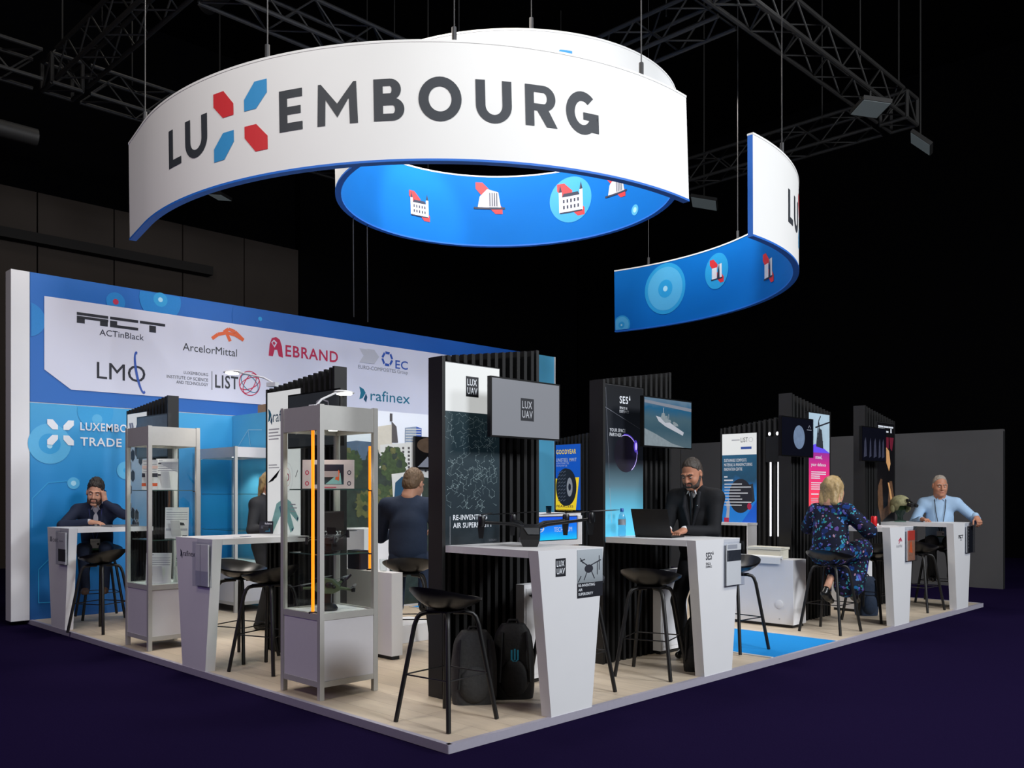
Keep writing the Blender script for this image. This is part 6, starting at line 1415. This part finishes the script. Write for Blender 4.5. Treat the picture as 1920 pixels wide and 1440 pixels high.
NAVYS = suit_mat('navy_suit_wool', (36, 44, 66)); BLKS = suit_mat('black_suit_wool', (26, 27, 31)); CHARS = suit_mat('charcoal_jacket_wool', (42, 43, 47)); NAVY2 = suit_mat('blue_navy_suit_wool', (44, 56, 78)); DGT = suit_mat('dark_grey_trouser_cloth', (42, 43, 46)); LBLUE = mat('light_blue_shirt_cotton', (160, 190, 220), .8, noise=.06, scale=25, bump=.15)
GREYSH = mat('pale_grey_shirt_cotton', (186, 186, 192), .8, noise=.05, scale=30, bump=.1)
def floral():
    m = bpy.data.materials.new('floral_print_viscose'); m.use_nodes = True; nt = m.node_tree; b = nt.nodes['Principled BSDF']; b.inputs['Roughness'].default_value = .75; b.inputs['Specular IOR Level'].default_value = .2
    tc = nt.nodes.new('ShaderNodeTexCoord'); nz = nt.nodes.new('ShaderNodeTexNoise'); nz.inputs['Scale'].default_value = 14; nt.links.new(tc.outputs['Object'], nz.inputs['Vector'])
    av = nt.nodes.new('ShaderNodeMix'); av.data_type = 'RGBA'; av.blend_type = 'LINEAR_LIGHT'; av.inputs[0].default_value = .045; nt.links.new(tc.outputs['Object'], av.inputs[6]); nt.links.new(nz.outputs['Color'], av.inputs[7])
    prev = None
    for sc, thr, pal in ((17, .46, [(0, (18, 50, 116)), (.3, (54, 56, 132)), (.55, (26, 100, 150)), (.8, (92, 72, 142)), (1, (22, 42, 92))]), (31, .38, [(0, (64, 160, 178)), (.35, (104, 100, 186)), (.62, (170, 130, 156)), (.75, (52, 136, 128)), (1, (80, 130, 200))])):
        vo = nt.nodes.new('ShaderNodeTexVoronoi'); vo.inputs['Scale'].default_value = sc; nt.links.new(av.outputs[2], vo.inputs['Vector'])
        sp = nt.nodes.new('ShaderNodeSeparateColor'); nt.links.new(vo.outputs['Color'], sp.inputs[0]); rp = nt.nodes.new('ShaderNodeValToRGB'); rp.color_ramp.interpolation = 'CONSTANT'; nt.links.new(sp.outputs[0], rp.inputs[0])
        while len(rp.color_ramp.elements) < len(pal): rp.color_ramp.elements.new(.5)
        for e, (p, c) in zip(rp.color_ramp.elements, pal): e.position = p * .9; e.color = (*lin(c), 1)
        th = nt.nodes.new('ShaderNodeMath'); th.operation = 'MULTIPLY'; th.inputs[1].default_value = thr * 1.25; nt.links.new(sp.outputs[1], th.inputs[0])
        lt = nt.nodes.new('ShaderNodeMath'); lt.operation = 'LESS_THAN'; nt.links.new(vo.outputs['Distance'], lt.inputs[0]); nt.links.new(th.outputs[0], lt.inputs[1])
        mx = nt.nodes.new('ShaderNodeMix'); mx.data_type = 'RGBA'; nt.links.new(lt.outputs[0], mx.inputs[0]); nt.links.new(rp.outputs[0], mx.inputs[7])
        if prev is None: mx.inputs[6].default_value = (*lin((20, 24, 44)), 1)
        else: nt.links.new(prev.outputs[2], mx.inputs[6])
        prev = mx
    nt.links.new(prev.outputs[2], b.inputs['Base Color']); return m
FLOR = floral(); CARDW = mat('white_badge_card', (226, 228, 226), .5, noise=.02); LANB = mat('blue_lanyard_ribbon', (42, 50, 120), .6, noise=.1); LANK = mat('black_lanyard_ribbon', (20, 20, 24), .6, noise=.1)

# ---- man standing at the open laptop (facing the far left, the camera sees his left side)
t, M, lm, fr, lg = person((3.45, .55, .001), R(100), 'man in black suit and tie standing and typing on the open black laptop', SK2,
    (0, -.02, .94), (0, .02, 1.235), (0, .085, 1.50), (0, .155, 1.628), (-4, 25), (1, 0, 0),
    ((.10, .42, 1.143), (-.045, .385, 1.143)), ((.5, -.2, .9), (-.45, -.1, .9)), (((-.25, .9, -.25), (0, .2, 1)), ((.25, .9, -.25), (0, .2, 1))),
    ((.09, .10, 0), (-.09, .22, 0)), ((.1, 1, .5), (-.1, 1, .5)), 'jacket', BLKS, BLKS, SHOE, lambda M, t: hair_short(M, 1.06, t, HGRY, .027, .8, .006),
    s=1.06, fat=.008, brow=HGRY, lapel=True, vopen=True, shirtm=SHWHITE, tie=mat('black_striped_tie', (26, 26, 30), .5, noise=.6, scale=40), beard=BRD2, collar=SHWHITE, lapelm=suit_mat('black_lapel_wool', (38, 39, 44)), belly=.03, curl=(.7, .7), shw=.205, arms=(.31, .28), legl=(.47, .45))
bm = B(); ball(bm, fr[2] - fr[3] * .13 + fr[4] * .136 - fr[5] * .07, .007); ob('lapel_pin', bm, CHROME, t, True)

# ---- man on the phone behind the far left counter
t, M, lm, fr, lg = person((.63, 6.95, .001), R(155), 'man in a navy suit with a phone at his ear, leaning on a counter', SK1,
    (0, 0, .86), (0, .10, 1.12), (0, .20, 1.335), (0, .27, 1.462), (-4, 13, -6), (1, 0, 0),
    ((.06, .46, 1.135), (-.105, .33, 1.35)), ((.6, .35, 1.05), (-.6, .5, 1.0)), (((-.95, .3, -.1), (0, .2, 1)), ((.15, -.05, 1), (-.75, .5, -.1))),
    ((.1, .33, .31), (-.1, .33, .31)), ((.15, .9, .8), (-.15, .9, .8)), 'jacket', NAVYS, NAVYS, mat('brown_suede_shoe', (96, 72, 58), .7, noise=.15), lambda M, t: hair_short(M, 1.12, t, HBRN, .042, .8, .006, .02),
    s=1.12, brow=HBRN, lapel=True, vopen=True, shirtm=GREYSH, beard=BRD, collar=GREYSH, curl=(.35, .8), shw=.21, arms=(.31, .28))
lanyard(t, fr, LANB, CARDW, .33, .10, .14, .25)
bm = B(); box(bm, -.036, .036, -.0045, .0045, -.075, .075); ob('phone', bm, SCRBLK, t, bevel=.003, M=Matrix.Translation(hp(M, -.1, .03, -.03)) @ M.to_3x3().to_4x4() @ Matrix.Rotation(R(20), 4, 'X') @ Matrix.Rotation(R(80), 4, 'Z'))
bm = B(); w_ = lm[-1][2]; d = unit(w_ - lm[-1][1]); tube(bm, [w_ + d * .004, w_ + d * .028], .031, 16); ob('wristwatch', bm, SCRBLK, t, True)
bm = B(); c = fr[2] - fr[3] * .23 + fr[4] * .135 - fr[5] * .1; tube(bm, [c - fr[5] * .035 - fr[3] * .006, c + fr[5] * .03 + fr[3] * -.02], .006, 6); ob('pocket_square', bm, SHWHITE, t)

# ---- man in the navy suit seen from behind on his stool
t, M, lm, fr, lg = person((1.86, 2.70, .001), R(-45), 'man in a blue navy suit seen from behind, sitting on a stool', SK1,
    (0, 0, .87), (0, .05, 1.14), (0, .12, 1.415), (.04, .185, 1.545), (-25, 22), (1, 0, 0),
    ((.2, .45, 1.08), (-.2, .43, 1.06)), ((.42, -.15, .8), (-.42, -.15, .8)), (((-.2, .9, 0), (0, 0, 1)), ((.2, .9, 0), (0, 0, 1))),
    ((.12, .30, .31), (-.12, .30, .31)), ((.15, .9, .8), (-.15, .9, .8)), 'jacket', NAVY2, NAVY2, SHOE, lambda M, t: hair_short(M, 1.1, t, HLBR, .05, .9, .014, .0, 'hair', -.085),
    s=1.1, brow=HLBR, lapel=True, vopen=True, shirtm=SHWHITE, collar=SHWHITE, shw=.225, fat=.012, belly=.02, arms=(.31, .28))

# ---- woman in the dark jacket, half hidden behind the white poster tower
def hair_long(M, s, t, m, back=.12, drop=-.14, wide=.088):
    v = Vol(.006); c = lambda *p: hp(M, *(q * s for q in p)); v.ell(c(0, -.022, .035), np.array((wide, .11, .104)) * s, M, .01)
    for q in (-1, 0, 1): v.cone(c(q * .06, -.06 - (.02 if q == 0 else 0), .03), c(q * .062, -.07, drop), .042 * s, .036 * s, .03)
    for q in (-1, 1): v.cone(c(q * .078, .01, .03), c(q * .082, .0, drop + .02), .02 * s, .022 * s, .02)
    R3 = np.array(M.to_3x3()); o = np.array(M.translation); n = unit((0, 1, -.55)); w = R3 @ n; v.half(w, w @ o + .038 * s)
    v.ell(c(0, .09, -.03), np.array((.058, .09, .1)) * s, M, .006, True)
    return ruffle(vol_obj('hair', v, m, t), .007, 34)
t, M, lm, fr, lg = person((1.575, 4.77, .001), R(-168), 'blonde woman in a charcoal jacket standing half hidden behind the white technical poster', SK1,
    (0, 0, .93), (0, .02, 1.2), (0, .03, 1.42), (0, .06, 1.555), (-25, 14), (1, 0, 0),
    ((.10, .28, 1.1), (-.08, .3, 1.1)), ((.5, -.2, 1.0), (-.5, -.2, 1.0)), (((-.7, .7, .1), (0, .3, 1)), ((.7, .7, .1), (0, .3, 1))),
    ((.09, .0, 0), (-.09, .0, 0)), ((.1, 1, .5), (-.1, 1, .5)), 'jacket', CHARS, DGT, SHOE, lambda M, t: hair_long(M, 1.0, t, HBLO),
    s=1.0, brow=HLBR, lapel=True, vopen=True, shirtm=SHWHITE, collar=SHWHITE, shw=.175, legl=(.43, .43))

# ---- woman in the floral dress seen from behind
t, M, lm, fr, lg = person((5.64, .36, .001), R(-88), 'woman in a dark floral dress seen from behind, sitting near the red can', SK1,
    (0, 0, .855), (0, .03, 1.10), (0, .07, 1.35), (0, .115, 1.49), (-10, 10), (1, 0, 0),
    ((.25, .37, 1.11), (-.12, .38, 1.12)), ((.6, -.1, .9), (-.8, -.1, 1.0)), (((-.25, .9, .0), (0, .2, 1)), ((.4, .8, 0), (0, 0, 1))),
    ((.12, .33, .33, 0, .85, -.5), (-.08, .10, .33, .1, .85, -.5)), ((.25, .9, .8), (-.1, .9, .8)), 'dress_top', FLOR, FLOR, SHOE, lambda M, t: hair_long(M, 1.1, t, HBLO, drop=-.13, wide=.092),
    s=1.08, brow=HLBR, sleeve=.42, skirt=.12, shw=.185, fat=.03, belly=.04, curl=(.8, .6), arms=(.29, .26))
bm = B(); tube(bm, [hp(M, -.096, .03, .06), hp(M, -.05, .02, .148), hp(M, .05, .02, .148), hp(M, .096, .03, .06)], .006, 8); ob('sunglasses', bm, SCRBLK, t, True)

# ---- man in the light blue shirt
t, M, lm, fr, lg = person((9.08, .44, .001), R(112), 'grey haired man in a light blue shirt sitting behind the rightmost counter', SK2,
    (0, 0, .86), (0, .05, 1.14), (0, .09, 1.41), (0, .14, 1.555), (12, 8), (1, 0, 0),
    ((.24, .40, 1.12), (-.40, .33, 1.17)), ((.42, -.1, .95), (-.6, .05, .95)), (((-.5, .8, -.05), (0, .1, 1)), ((-.3, .6, -.6), (-.2, .4, .8))),
    ((.1, .34, .31), (-.12, .34, .31)), ((.15, .9, .8), (-.2, .9, .8)), 'shirt', LBLUE, DGT, SHOE, lambda M, t: hair_short(M, 1.1, t, HSIL, .018, .8, .004),
    s=1.1, brow=HSIL, fat=.012, belly=.05, collar=LBLUE, shw=.215, curl=(.6, .9), arms=(.31, .28))
lanyard(t, fr, LANK, CARDW, .42, .09, .08, .215)
